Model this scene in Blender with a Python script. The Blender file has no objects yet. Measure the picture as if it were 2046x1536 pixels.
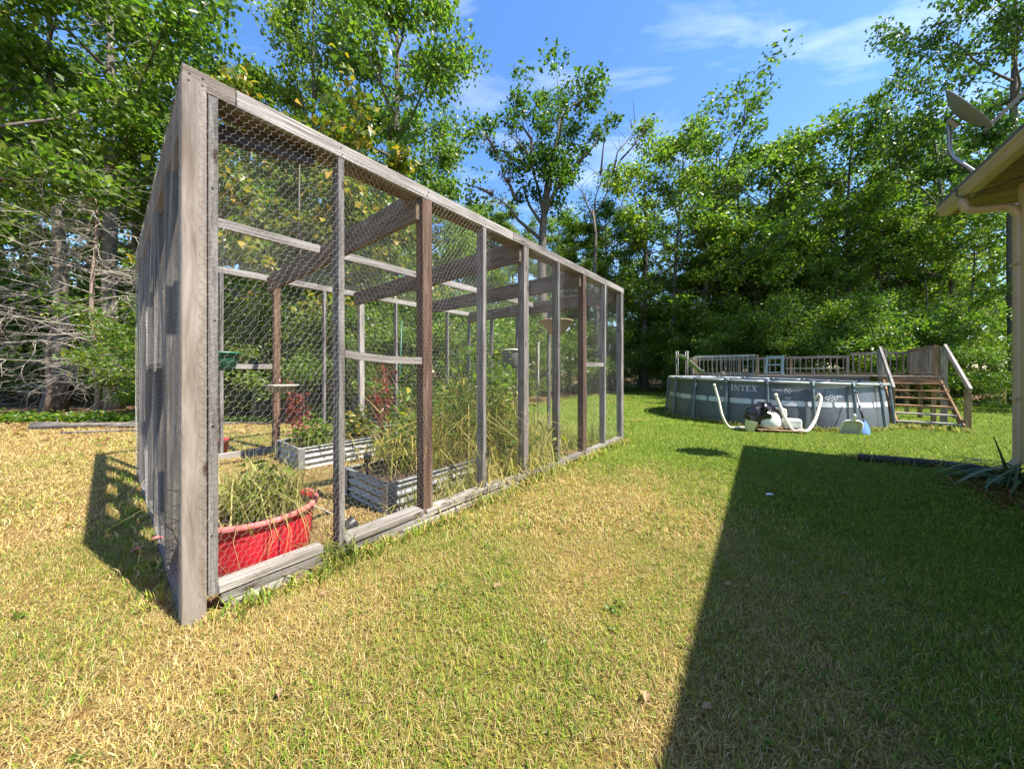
import bpy, math, random
import numpy as np
from mathutils import Vector, Matrix

# ------------------------------------------------------------------ camera / sky / sun / exposure
SC = bpy.context.scene
COL = SC.collection
F_PX, HOR, EYE = 665.0, 742.0, 1.2            # focal length and horizon row of the 2046 px wide photograph, eye height in m
cam_d = bpy.data.cameras.new('camera'); cam = bpy.data.objects.new('camera', cam_d); COL.objects.link(cam)
cam_d.sensor_width = 36.0; cam_d.lens = F_PX / 2046 * 36.0
cam_d.shift_y = -(768 - HOR) / 2046
cam_d.clip_start = 0.05; cam_d.clip_end = 2000
cam.location = (0, 0, EYE); cam.rotation_euler = (math.radians(90), 0, 0)
SC.camera = cam
SUN_V = Vector((0.557, -0.292, 1.0)).normalized()   # towards the sun
world = bpy.data.worlds.new('World'); SC.world = world; world.use_nodes = True
sun_d = bpy.data.lights.new('sun', 'SUN'); sun = bpy.data.objects.new('sun', sun_d); COL.objects.link(sun)
sun_d.energy = 4.8; sun_d.angle = math.radians(0.5); sun_d.color = (1.0, 0.93, 0.82)
sun.rotation_euler = (-SUN_V).to_track_quat('-Z', 'Y').to_euler(); sun.location = (0, 0, 30)
SC.view_settings.view_transform = 'Standard'; SC.view_settings.look = 'None'
SC.view_settings.exposure = 1.4; SC.view_settings.gamma = 1.0; SC.view_settings.use_curve_mapping = False
SC.cycles.max_bounces = 9; SC.cycles.diffuse_bounces = 6; SC.cycles.glossy_bounces = 2
SC.cycles.transmission_bounces = 4; SC.cycles.caustics_reflective = False; SC.cycles.caustics_refractive = False

def build_world():
    nt = world.node_tree; nd = nt.nodes; ln = nt.links
    for n in list(nd): nd.remove(n)
    out = nd.new('ShaderNodeOutputWorld'); bg = nd.new('ShaderNodeBackground'); bg.inputs[1].default_value = 0.136
    sky = nd.new('ShaderNodeTexSky'); sky.sky_type = 'NISHITA'; sky.sun_disc = False
    sky.sun_elevation = math.asin(SUN_V.z); sky.sun_rotation = math.atan2(SUN_V.x, SUN_V.y)
    sky.air_density = 1.15; sky.dust_density = 0.35; sky.ozone_density = 2.6; sky.altitude = 100
    tc = nd.new('ShaderNodeTexCoord'); sp = nd.new('ShaderNodeSeparateXYZ'); ln.new(tc.outputs['Generated'], sp.inputs[0])
    mx = nd.new('ShaderNodeMath'); mx.operation = 'MAXIMUM'; mx.inputs[1].default_value = 0.06; ln.new(sp.outputs[2], mx.inputs[0])
    dx = nd.new('ShaderNodeMath'); dx.operation = 'DIVIDE'; ln.new(sp.outputs[0], dx.inputs[0]); ln.new(mx.outputs[0], dx.inputs[1])
    dy = nd.new('ShaderNodeMath'); dy.operation = 'DIVIDE'; ln.new(sp.outputs[1], dy.inputs[0]); ln.new(mx.outputs[0], dy.inputs[1])
    cb = nd.new('ShaderNodeCombineXYZ'); ln.new(dx.outputs[0], cb.inputs[0]); ln.new(dy.outputs[0], cb.inputs[1])
    mp = nd.new('ShaderNodeMapping'); mp.inputs['Location'].default_value = (1.45, 0.9, 0); mp.inputs['Scale'].default_value = (0.75, 1.5, 1)
    mp.inputs['Rotation'].default_value = (0, 0, 0.12); ln.new(cb.outputs[0], mp.inputs[0])
    no = nd.new('ShaderNodeTexNoise'); no.inputs['Scale'].default_value = 2.3; no.inputs['Detail'].default_value = 7
    no.inputs['Roughness'].default_value = 0.55; no.inputs['Distortion'].default_value = 0.5; ln.new(mp.outputs[0], no.inputs[0])
    rp = nd.new('ShaderNodeValToRGB'); rp.color_ramp.elements[0].position = 0.51; rp.color_ramp.elements[1].position = 0.80
    rp.color_ramp.elements[1].color = (0.36, 0.36, 0.36, 1); ln.new(no.outputs[0], rp.inputs[0])
    hs = nd.new('ShaderNodeHueSaturation'); hs.inputs['Saturation'].default_value = 1.22; hs.inputs['Value'].default_value = 0.9; hs.inputs['Hue'].default_value = 0.506; ln.new(sky.outputs[0], hs.inputs['Color'])
    mix = nd.new('ShaderNodeMix'); mix.data_type = 'RGBA'; ln.new(rp.outputs[0], mix.inputs[0]); ln.new(hs.outputs[0], mix.inputs[6])
    mix.inputs[7].default_value = (5.6, 5.9, 6.4, 1)
    ln.new(mix.outputs[2], bg.inputs[0]); ln.new(bg.outputs[0], out.inputs[0])
build_world()

# ------------------------------------------------------------------ helpers
R = random.Random(7)
NP = np.random.default_rng(11)
def tag(o, label=None, cat=None, group=None, kind=None):
    if label: o['label'] = label
    if cat: o['category'] = cat
    if group: o['group'] = group
    if kind: o['kind'] = kind
    return o
def thing(name, loc, label, cat, group=None):
    o = bpy.data.objects.new(name, None); COL.objects.link(o); o.location = loc; o.empty_display_size = 0.1
    return tag(o, label, cat, group)
def V3(a): return Vector((float(a[0]), float(a[1]), float(a[2])))

def world_m(o): return (world_m(o.parent) if o.parent else Matrix.Identity(4)) @ o.matrix_basis
def link_mesh(name, me, parent=None, M=None):
    o = bpy.data.objects.new(name, me); COL.objects.link(o)
    M = M or Matrix.Identity(4)
    if parent is not None:
        o.parent = parent; o.matrix_basis = world_m(parent).inverted() @ M
    else: o.matrix_basis = M
    return o

class MB:
    """collects shapes, in world coordinates, for ONE mesh object"""
    def __init__(s): s.v = []; s.f = []; s.sm = []
    def poly(s, pts, smooth=False):
        n = len(s.v); s.v += [tuple(p) for p in pts]; s.f.append(tuple(range(n, n + len(pts)))); s.sm.append(smooth)
    def mesh(s, vs, fs, smooth=False):
        n = len(s.v); s.v += [tuple(p) for p in vs]
        for f in fs: s.f.append(tuple(i + n for i in f)); s.sm.append(smooth)
    def box(s, c, ax, dims, ch=0.0):
        vs, fs = chbox(dims[0], dims[1], dims[2], ch)
        X, Y, Z = [V3(a) for a in ax]; c = V3(c)
        s.mesh([c + X * v[0] + Y * v[1] + Z * v[2] for v in vs], fs)
    def beam(s, p0, p1, a, b, up=(0, 0, 1), ch=0.0):
        p0, p1 = V3(p0), V3(p1); X = (p1 - p0); L = X.length; X.normalize(); Y = V3(up).cross(X)
        if Y.length < 1e-4: Y = Vector((1, 0, 0)).cross(X)
        Y.normalize(); Z = X.cross(Y); s.box((p0 + p1) / 2, (X, Y, Z), (L, a, b), ch)
    def tube(s, pts, rad, n=8, cap=True, sq=1.0):
        pts = [V3(p) for p in pts]
        if not hasattr(rad, '__len__'): rad = [rad] * len(pts)
        base = len(s.v); prevN = None
        for i, p in enumerate(pts):
            t = (pts[min(i + 1, len(pts) - 1)] - pts[max(i - 1, 0)])
            if t.length < 1e-9: t = Vector((0, 0, 1))
            t.normalize()
            if prevN is None:
                N = Vector((0, 0, 1)).cross(t)
                if N.length < 0.05: N = Vector((1, 0, 0)).cross(t)
            else: N = prevN - t * prevN.dot(t)
            N.normalize(); prevN = N; B = t.cross(N)
            for k in range(n):
                a = 2 * math.pi * k / n
                s.v.append(tuple(p + (N * math.cos(a) + B * math.sin(a) * sq) * rad[i]))
        for i in range(len(pts) - 1):
            for k in range(n):
                a = base + i * n + k; b = base + i * n + (k + 1) % n
                s.f.append((a, b, b + n, a + n)); s.sm.append(True)
        if cap:
            s.f.append(tuple(base + k for k in reversed(range(n)))); s.sm.append(False)
            e = base + (len(pts) - 1) * n
            s.f.append(tuple(e + k for k in range(n))); s.sm.append(False)
    def lathe(s, c, prof, n=24, axis=(0, 0, 1), cap=False):
        c = V3(c); Z = V3(axis).normalized(); X = Z.orthogonal().normalized(); Y = Z.cross(X); base = len(s.v)
        for r, z in prof:
            for k in range(n):
                a = 2 * math.pi * k / n
                s.v.append(tuple(c + X * (r * math.cos(a)) + Y * (r * math.sin(a)) + Z * z))
        for i in range(len(prof) - 1):
            for k in range(n):
                a = base + i * n + k; b = base + i * n + (k + 1) % n
                s.f.append((a, b, b + n, a + n)); s.sm.append(True)
        if cap:
            s.f.append(tuple(base + k for k in reversed(range(n)))); s.sm.append(False)
            e = base + (len(prof) - 1) * n; s.f.append(tuple(e + k for k in range(n))); s.sm.append(False)
    def build(s, name, mat, parent=None):
        me = bpy.data.meshes.new(name); me.from_pydata(s.v, [], s.f)
        me.polygons.foreach_set('use_smooth', s.sm); me.materials.append(mat); me.update()
        return link_mesh(name, me, parent)

_cb = {}
def chbox(L, W, T, ch=0.003):
    """chamfered box centred at the origin"""
    key = (round(L, 4), round(W, 4), round(T, 4), ch)
    if key in _cb: return _cb[key]
    if ch <= 0:
        vs = [(sx * L / 2, sy * W / 2, sz * T / 2) for sx in (-1, 1) for sy in (-1, 1) for sz in (-1, 1)]
        fs = [(0, 1, 3, 2), (4, 6, 7, 5), (0, 4, 5, 1), (2, 3, 7, 6), (0, 2, 6, 4), (1, 5, 7, 3)]
        _cb[key] = (vs, fs); return vs, fs
    vs = []; idx = {}
    for sx in (-1, 1):
        for sy in (-1, 1):
            for sz in (-1, 1):
                for k in range(3):
                    d = [L / 2, W / 2, T / 2]
                    for j in range(3):
                        if j != k: d[j] -= ch
                    idx[(sx, sy, sz, k)] = len(vs); vs.append((sx * d[0], sy * d[1], sz * d[2]))
    fs = []
    S = lambda k, q: idx[(q[0], q[1], q[2], k)]
    for k in range(3):
        a, b = [(1, 2), (2, 0), (0, 1)][k]
        for sg in (-1, 1):
            q = []
            for (sa, sb) in ((-1, -1), (1, -1), (1, 1), (-1, 1)):
                c = [0, 0, 0]; c[k] = sg; c[a] = sa; c[b] = sb; q.append(S(k, c))
            fs.append(tuple(q if sg > 0 else q[::-1]))
    for e in range(3):                       # edges along axis e
        a, b = [(1, 2), (2, 0), (0, 1)][e]
        for sa in (-1, 1):
            for sb in (-1, 1):
                c0 = [0, 0, 0]; c0[e] = -1; c0[a] = sa; c0[b] = sb; c1 = list(c0); c1[e] = 1
                q = (S(a, c0), S(a, c1), S(b, c1), S(b, c0)); fs.append(q if sa * sb < 0 else q[::-1])
    for sx in (-1, 1):
        for sy in (-1, 1):
            for sz in (-1, 1):
                t = (S(0, (sx, sy, sz)), S(1, (sx, sy, sz)), S(2, (sx, sy, sz)))
                fs.append(t if sx * sy * sz > 0 else t[::-1])
    _cb[key] = (vs, fs); return vs, fs
_bm = {}
def board(name, p0, p1, w, t, mat, parent=None, up=(0, 0, 1), ch=0.003, bow=0.0):
    """one timber, its own object: long axis = local X; t is its size along 'up', w across"""
    p0, p1 = V3(p0), V3(p1); X = p1 - p0; L = X.length; X = X.normalized()
    Y = V3(up).cross(X)
    if Y.length < 1e-3: Y = Vector((1, 0, 0)).cross(X)
    Y.normalize(); Z = X.cross(Y)
    key = (round(L, 3), round(w, 4), round(t, 4), mat.name, round(bow, 3))
    me = _bm.get(key)
    if me is None:
        me = bpy.data.meshes.new(name)
        if bow:
            n = 9; vs = []; fs = []
            for i in range(n):
                x = -L / 2 + L * i / (n - 1); d = bow * (1 - (2 * x / L) ** 2)
                vs += [(x, -w / 2, -t / 2 + d), (x, w / 2, -t / 2 + d), (x, w / 2, t / 2 + d), (x, -w / 2, t / 2 + d)]
            for i in range(n - 1):
                for k in range(4): fs.append((i * 4 + k, i * 4 + (k + 1) % 4, i * 4 + 4 + (k + 1) % 4, i * 4 + 4 + k))
            fs += [(3, 2, 1, 0), tuple(range(4 * n - 4, 4 * n))]
            fs = [tuple(reversed(f)) for f in fs]
        else: vs, fs = chbox(L, w, t, ch)
        me.from_pydata(vs, [], fs); me.materials.append(mat); me.update(); _bm[key] = me
    M = Matrix.Translation((p0 + p1) / 2) @ Matrix((X, Y, Z)).transposed().to_4x4()
    return link_mesh(name, me, parent, M)

# value noise shared by the ground sheet and the blades
_lat = NP.random((8, 256, 256))
def vnoise(x, y, scale, seed=0):
    x = np.asarray(x, float) * scale + 91.3; y = np.asarray(y, float) * scale + 37.7
    xi = np.floor(x).astype(int); yi = np.floor(y).astype(int); fx = x - xi; fy = y - yi
    fx = fx * fx * (3 - 2 * fx); fy = fy * fy * (3 - 2 * fy); L = _lat[seed % 8]
    g = lambda a, b: L[a & 255, b & 255]
    return (g(xi, yi) * (1 - fx) + g(xi + 1, yi) * fx) * (1 - fy) + (g(xi, yi + 1) * (1 - fx) + g(xi + 1, yi + 1) * fx) * fy
def sstep(a, b, x):
    t = np.clip((np.asarray(x, float) - a) / (b - a), 0, 1); return t * t * (3 - 2 * t)
def ground_z(x, y):
    d = -0.27 * sstep(5.5, 9.5, np.asarray(y) + 0.15 * np.asarray(x))
    return d + 0.03 * (vnoise(x, y, 0.35, 1) - 0.5) * sstep(2.0, 7.0, y)
def gz(x, y): return float(ground_z(x, y))
def ray(px, py, Y):
    return Vector(((px - 1023) / F_PX * Y, Y, EYE + (HOR - py) / F_PX * Y))
# frame of the wire enclosure (u along its long side, w across it)
CU = (-1.537, 1.547); UA = math.atan((1570 - 1023) / F_PX)
U = Vector((math.sin(UA), math.cos(UA), 0)); W = Vector((-U.y, U.x, 0)); UP = Vector((0, 0, 1))
ELEN, EWID, EH = 5.48, 3.9, 2.64
def EP(u, w, z): return Vector((CU[0], CU[1], z)) + U * u + W * w
def to_uw(x, y):
    dx = np.asarray(x) - CU[0]; dy = np.asarray(y) - CU[1]
    return dx * U.x + dy * U.y, dx * W.x + dy * W.y
# wood edge: how far (in y) the lawn runs at each x
EDGE = [(-60, 7.4), (-14, 7.6), (-7, 7.8), (-4.2, 8.8), (-1, 12.5), (2.5, 18), (6, 24), (10, 26), (14, 21.5), (18.5, 15.5), (26, 13.5), (80, 13)]
def edge_y(x): return np.interp(x, [e[0] for e in EDGE], [e[1] for e in EDGE])
def green_map(x, y):
    x = np.asarray(x, float); y = np.asarray(y, float)
    g = 0.28 + 0.64 * sstep(1.8, 6.0, y * 0.72 + x * 0.62) + 0.34 * (vnoise(x, y, 0.9, 2) - 0.5) + 0.36 * (vnoise(x, y, 3.1, 3) - 0.5)
    g = g - 0.16 * sstep(-4, -8, x) + 0.42 * sstep(0.2, 1.9, x - 0.35 * y)
    u, w = to_uw(x, y)
    ins = (u > -0.1) & (u < ELEN) & (w > 0.15) & (w < EWID)
    return np.clip(np.where(ins, g * 0.4, g), 0.03, 1)

# ------------------------------------------------------------------ materials
MATS = {}
def nmat(name):
    m = bpy.data.materials.new(name); m.use_nodes = True; nt = m.node_tree
    b = nt.nodes['Principled BSDF']; MATS[name] = m
    return m, nt, b
def N(nt, typ, **kw):
    n = nt.nodes.new(typ)
    for k, v in kw.items(): setattr(n, k, v)
    return n
def ramp(nt, fac, stops):
    r = N(nt, 'ShaderNodeValToRGB'); e = r.color_ramp.elements
    while len(e) < len(stops): e.new(0.5)
    for i, (p, c) in enumerate(stops): e[i].position = p; e[i].color = (c[0], c[1], c[2], 1)
    nt.links.new(fac, r.inputs[0]); return r
def bump(nt, b, h, strength=0.3, dist=0.01):
    n = N(nt, 'ShaderNodeBump'); n.inputs['Strength'].default_value = strength; n.inputs['Distance'].default_value = dist
    nt.links.new(h, n.inputs['Height']); nt.links.new(n.outputs[0], b.inputs['Normal'])
def noise(nt, vec, scale, detail=4, rough=0.6, dist=0):
    n = N(nt, 'ShaderNodeTexNoise'); n.inputs['Scale'].default_value = scale; n.inputs['Detail'].default_value = detail
    n.inputs['Roughness'].default_value = rough; n.inputs['Distortion'].default_value = dist
    if vec is not None: nt.links.new(vec, n.inputs['Vector'])
    return n.outputs['Fac']
def coords(nt, kind='Object', scale=(1, 1, 1)):
    t = N(nt, 'ShaderNodeTexCoord'); m = N(nt, 'ShaderNodeMapping'); m.inputs['Scale'].default_value = scale
    nt.links.new(t.outputs[kind], m.inputs[0]); return m
def mul(nt, a, b, fac=1.0, mode='MULTIPLY'):
    m = N(nt, 'ShaderNodeMix', data_type='RGBA', blend_type=mode); m.inputs[0].default_value = fac
    nt.links.new(a, m.inputs[6])
    if isinstance(b, tuple): m.inputs[7].default_value = (*b, 1)
    else: nt.links.new(b, m.inputs[7])
    return m.outputs[2]
def plain(name, col, rough=0.6, metal=0.0, var=0.25, scale=12, bmp=0.1, spec=0.5):
    m, nt, b = nmat(name); c = coords(nt)
    f = noise(nt, c.outputs[0], scale, 5)
    lo = tuple(x * (1 - var) for x in col); hi = tuple(min(1, x * (1 + var)) for x in col)
    nt.links.new(ramp(nt, f, [(0.3, lo), (0.7, hi)]).outputs[0], b.inputs['Base Color'])
    b.inputs['Roughness'].default_value = rough; b.inputs['Metallic'].default_value = metal; b.inputs['Specular IOR Level'].default_value = spec
    if bmp: bump(nt, b, f, bmp, 0.004)
    return m
def wood(name, dark, mid, light, rough=0.85, grain=1.0, knots=True, tone=0.82):
    """grain runs along local X; each board shifts by its own random number"""
    m, nt, b = nmat(name); c = coords(nt, 'Object', (1.6, 34 * grain, 34 * grain))
    oi = N(nt, 'ShaderNodeObjectInfo'); vm = N(nt, 'ShaderNodeVectorMath', operation='SCALE'); vm.inputs['Scale'].default_value = 57.0
    cx = N(nt, 'ShaderNodeCombineXYZ')
    for i in range(3): nt.links.new(oi.outputs['Random'], cx.inputs[i])
    nt.links.new(cx.outputs[0], vm.inputs[0]); nt.links.new(vm.outputs[0], c.inputs['Location'])
    g = noise(nt, c.outputs[0], 1.3, 6, 0.65, 0.6)
    c2 = coords(nt, 'Object', (1.2, 5, 5)); nt.links.new(vm.outputs[0], c2.inputs['Location'])
    bl = noise(nt, c2.outputs[0], 1.6, 3)
    r = ramp(nt, g, [(0.32, dark), (0.5, mid), (0.72, light)])
    r2 = ramp(nt, bl, [(0.3, (0.55, 0.53, 0.52)), (0.62, (1.0, 1.0, 1.0))])
    col = mul(nt, r.outputs[0], r2.outputs[0])
    rr = ramp(nt, oi.outputs['Random'], [(0.0, (0.74, 0.72, 0.70)), (1.0, (1.12, 1.11, 1.10))])
    col = mul(nt, col, rr.outputs[0]); col = mul(nt, col, (tone, tone, tone))
    if knots:
        c3 = coords(nt, 'Object', (3.2, 9, 9)); nt.links.new(vm.outputs[0], c3.inputs['Location'])
        vo = N(nt, 'ShaderNodeTexVoronoi'); vo.inputs['Scale'].default_value = 1.0; nt.links.new(c3.outputs[0], vo.inputs[0])
        kr = ramp(nt, vo.outputs['Distance'], [(0.06, (0.30, 0.22, 0.17)), (0.16, (1, 1, 1))])
        col = mul(nt, col, kr.outputs[0])
    nt.links.new(col, b.inputs['Base Color']); b.inputs['Roughness'].default_value = rough; b.inputs['Specular IOR Level'].default_value = 0.25
    bump(nt, b, g, 0.9, 0.010)
    return m
def leafmat(name, stops, trans=0.35, rough=0.36, spec=0.5, sat=0.12):
    m, nt, b = nmat(name); at = N(nt, 'ShaderNodeAttribute', attribute_name='rnd')
    r = ramp(nt, at.outputs['Fac'], stops); oi = N(nt, 'ShaderNodeObjectInfo')
    rr = ramp(nt, oi.outputs['Random'], [(0.0, (0.74, 0.80, 0.72)), (0.5, (1.0, 1.0, 1.0)), (1.0, (1.22, 1.10, 0.95))])
    col = mul(nt, r.outputs[0], rr.outputs[0])
    nt.links.new(col, b.inputs['Base Color']); b.inputs['Roughness'].default_value = rough; b.inputs['Specular IOR Level'].default_value = spec
    tr = N(nt, 'ShaderNodeBsdfTranslucent'); tc = mul(nt, col, (1.08, 1.36, 0.6)); nt.links.new(tc, tr.inputs[0])
    mx = N(nt, 'ShaderNodeMixShader'); mx.inputs[0].default_value = trans
    nt.links.new(b.outputs[0], mx.inputs[1]); nt.links.new(tr.outputs[0], mx.inputs[2])
    nt.links.new(mx.outputs[0], nt.nodes['Material Output'].inputs[0])
    return m
def vcol_mat(name, trans=0.35, rough=0.7):
    m, nt, b = nmat(name); at = N(nt, 'ShaderNodeAttribute', attribute_name='col')
    nt.links.new(at.outputs['Color'], b.inputs['Base Color']); b.inputs['Roughness'].default_value = rough; b.inputs['Specular IOR Level'].default_value = 0.3
    tr = N(nt, 'ShaderNodeBsdfTranslucent'); nt.links.new(at.outputs['Color'], tr.inputs[0])
    mx = N(nt, 'ShaderNodeMixShader'); mx.inputs[0].default_value = trans
    nt.links.new(b.outputs[0], mx.inputs[1]); nt.links.new(tr.outputs[0], mx.inputs[2])
    nt.links.new(mx.outputs[0], nt.nodes['Material Output'].inputs[0]); return m

m_grey = wood('weathered_grey_wood', (0.10, 0.092, 0.086), (0.265, 0.25, 0.238), (0.46, 0.44, 0.415))
m_rough = wood('rough_grey_stud', (0.055, 0.05, 0.046), (0.19, 0.178, 0.168), (0.42, 0.40, 0.38), grain=1.7)
m_pale = wood('pale_weathered_wood', (0.20, 0.18, 0.16), (0.40, 0.375, 0.345), (0.58, 0.55, 0.51))
m_corner = wood('corner_post_wood', (0.29, 0.235, 0.19), (0.42, 0.365, 0.315), (0.52, 0.47, 0.42), grain=0.55, tone=0.68)
m_brown = wood('brown_stained_wood', (0.09, 0.052, 0.036), (0.20, 0.125, 0.085), (0.34, 0.245, 0.18))
m_beam = wood('roof_beam_wood', (0.15, 0.11, 0.072), (0.26, 0.20, 0.14), (0.35, 0.28, 0.205))
m_deckgrey = wood('deck_grey_wood', (0.22, 0.175, 0.135), (0.40, 0.33, 0.26), (0.56, 0.49, 0.41))
m_decktan = wood('deck_tan_wood', (0.24, 0.145, 0.07), (0.44, 0.28, 0.145), (0.57, 0.40, 0.235))
m_hand = wood('handrail_wood', (0.34, 0.31, 0.27), (0.50, 0.47, 0.42), (0.62, 0.585, 0.53), knots=False)
m_soffit = wood('soffit_board_paint', (0.28, 0.20, 0.10), (0.36, 0.26, 0.14), (0.41, 0.305, 0.17), knots=False)
m_fascia = plain('fascia_paint', (0.40, 0.285, 0.155), 0.5, var=0.15, scale=5)
m_gutter = plain('gutter_paint', (0.44, 0.325, 0.19), 0.35, var=0.08, scale=4, bmp=0.03)
m_siding = plain('siding_paint', (0.50, 0.38, 0.22), 0.6, var=0.1, scale=6)
m_shingle = plain('roof_shingle', (0.12, 0.105, 0.09), 0.9, var=0.4, scale=30, bmp=0.4)
m_wire = plain('galvanised_wire', (0.30, 0.285, 0.265), 0.5, 0.0, var=0.2, scale=30, bmp=0)
m_galv = plain('galvanised_sheet', (0.25, 0.26, 0.262), 0.5, 0.4, var=0.3, scale=9, bmp=0.05)
m_red = plain('red_plastic', (0.55, 0.022, 0.035), 0.42, var=0.18, scale=7, bmp=0.04)
m_redrim = plain('lit_rim_red_plastic', (0.60, 0.16, 0.15), 0.55, var=0.2, scale=14)  # rim's paler red has the light along the tub's top put into its colour
m_black = plain('black_plastic', (0.02, 0.02, 0.022), 0.45, var=0.3, scale=10, bmp=0.05)
m_bag = plain('black_plastic_bag', (0.018, 0.018, 0.02), 0.22, var=0.3, scale=10, bmp=0.3)
m_white = plain('white_plastic', (0.74, 0.72, 0.66), 0.45, var=0.1, scale=8)
m_hose = plain('pool_hose_plastic', (0.74, 0.68, 0.52), 0.5, var=0.1, scale=20)
m_blue = plain('blue_plastic', (0.10, 0.22, 0.55), 0.4, var=0.15, scale=9)
m_greenpl = plain('dark_green_plastic', (0.03, 0.13, 0.075), 0.4, var=0.15, scale=9)
m_slide = plain('green_slide_plastic', (0.22, 0.42, 0.10), 0.35, var=0.12, scale=6)
m_potgrey = plain('grey_planter', (0.16, 0.16, 0.15), 0.7, var=0.2, scale=14)
m_wicker = plain('coir_basket', (0.33, 0.23, 0.13), 0.9, var=0.4, scale=60, bmp=0.5)
m_dish = plain('satellite_dish_paint', (0.20, 0.195, 0.19), 0.45, var=0.08, scale=5, bmp=0.02)
m_steel = plain('zinc_steel', (0.26, 0.255, 0.25), 0.4, 0.6, var=0.12, scale=12)
m_bark = plain('tree_bark', (0.115, 0.095, 0.078), 0.95, var=0.55, scale=9, bmp=0.9)
m_barkgrey = plain('grey_tree_bark', (0.15, 0.13, 0.112), 0.95, var=0.5, scale=8, bmp=0.9)
m_dead = plain('dead_grey_twig', (0.36, 0.32, 0.27), 0.9, var=0.3, scale=6)
m_soil = plain('potting_soil', (0.07, 0.045, 0.028), 0.95, var=0.5, scale=40, bmp=0.5)
m_mulch = plain('bark_mulch', (0.10, 0.06, 0.038), 0.95, var=0.6, scale=50, bmp=0.6)
m_leaf = leafmat('oak_leaf', [(0.0, (0.070, 0.122, 0.020)), (0.45, (0.128, 0.206, 0.029)), (0.85, (0.195, 0.272, 0.040)), (1.0, (0.31, 0.32, 0.05))], 0.55)
m_leafdk = leafmat('dark_oak_leaf', [(0.0, (0.052, 0.096, 0.020)), (0.6, (0.092, 0.160, 0.027)), (1.0, (0.16, 0.23, 0.036))], 0.5)
m_leafbr = leafmat('understory_leaf', [(0.0, (0.065, 0.125, 0.017)), (0.5, (0.120, 0.205, 0.026)), (0.9, (0.19, 0.26, 0.034)), (1.0, (0.40, 0.33, 0.04))], 0.5)
m_leafyl = leafmat('turning_leaf', [(0.0, (0.06, 0.11, 0.02)), (0.55, (0.13, 0.18, 0.03)), (0.8, (0.27, 0.24, 0.035)), (1.0, (0.42, 0.27, 0.04))], 0.42)
m_leafbrn = leafmat('brown_dead_leaf', [(0.0, (0.10, 0.05, 0.025)), (1.0, (0.26, 0.14, 0.06))], 0.2, 0.8, 0.2)
m_leafred = leafmat('red_weed', [(0.0, (0.22, 0.03, 0.04)), (0.6, (0.34, 0.06, 0.05)), (1.0, (0.30, 0.20, 0.05))], 0.3)
m_iris = leafmat('strap_leaf', [(0.0, (0.06, 0.115, 0.05)), (0.7, (0.12, 0.19, 0.085)), (1.0, (0.24, 0.24, 0.11))], 0.2)
m_grass = vcol_mat('grass_blade')
m_deadleaf = plain('curled_brown_leaf', (0.30, 0.19, 0.10), 0.8, var=0.3, scale=20)
m_straw = leafmat('dry_weed', [(0.0, (0.12, 0.17, 0.03)), (0.4, (0.24, 0.26, 0.06)), (0.75, (0.44, 0.36, 0.13)), (1.0, (0.58, 0.48, 0.22))], 0.3, 0.7, 0.2)

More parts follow.
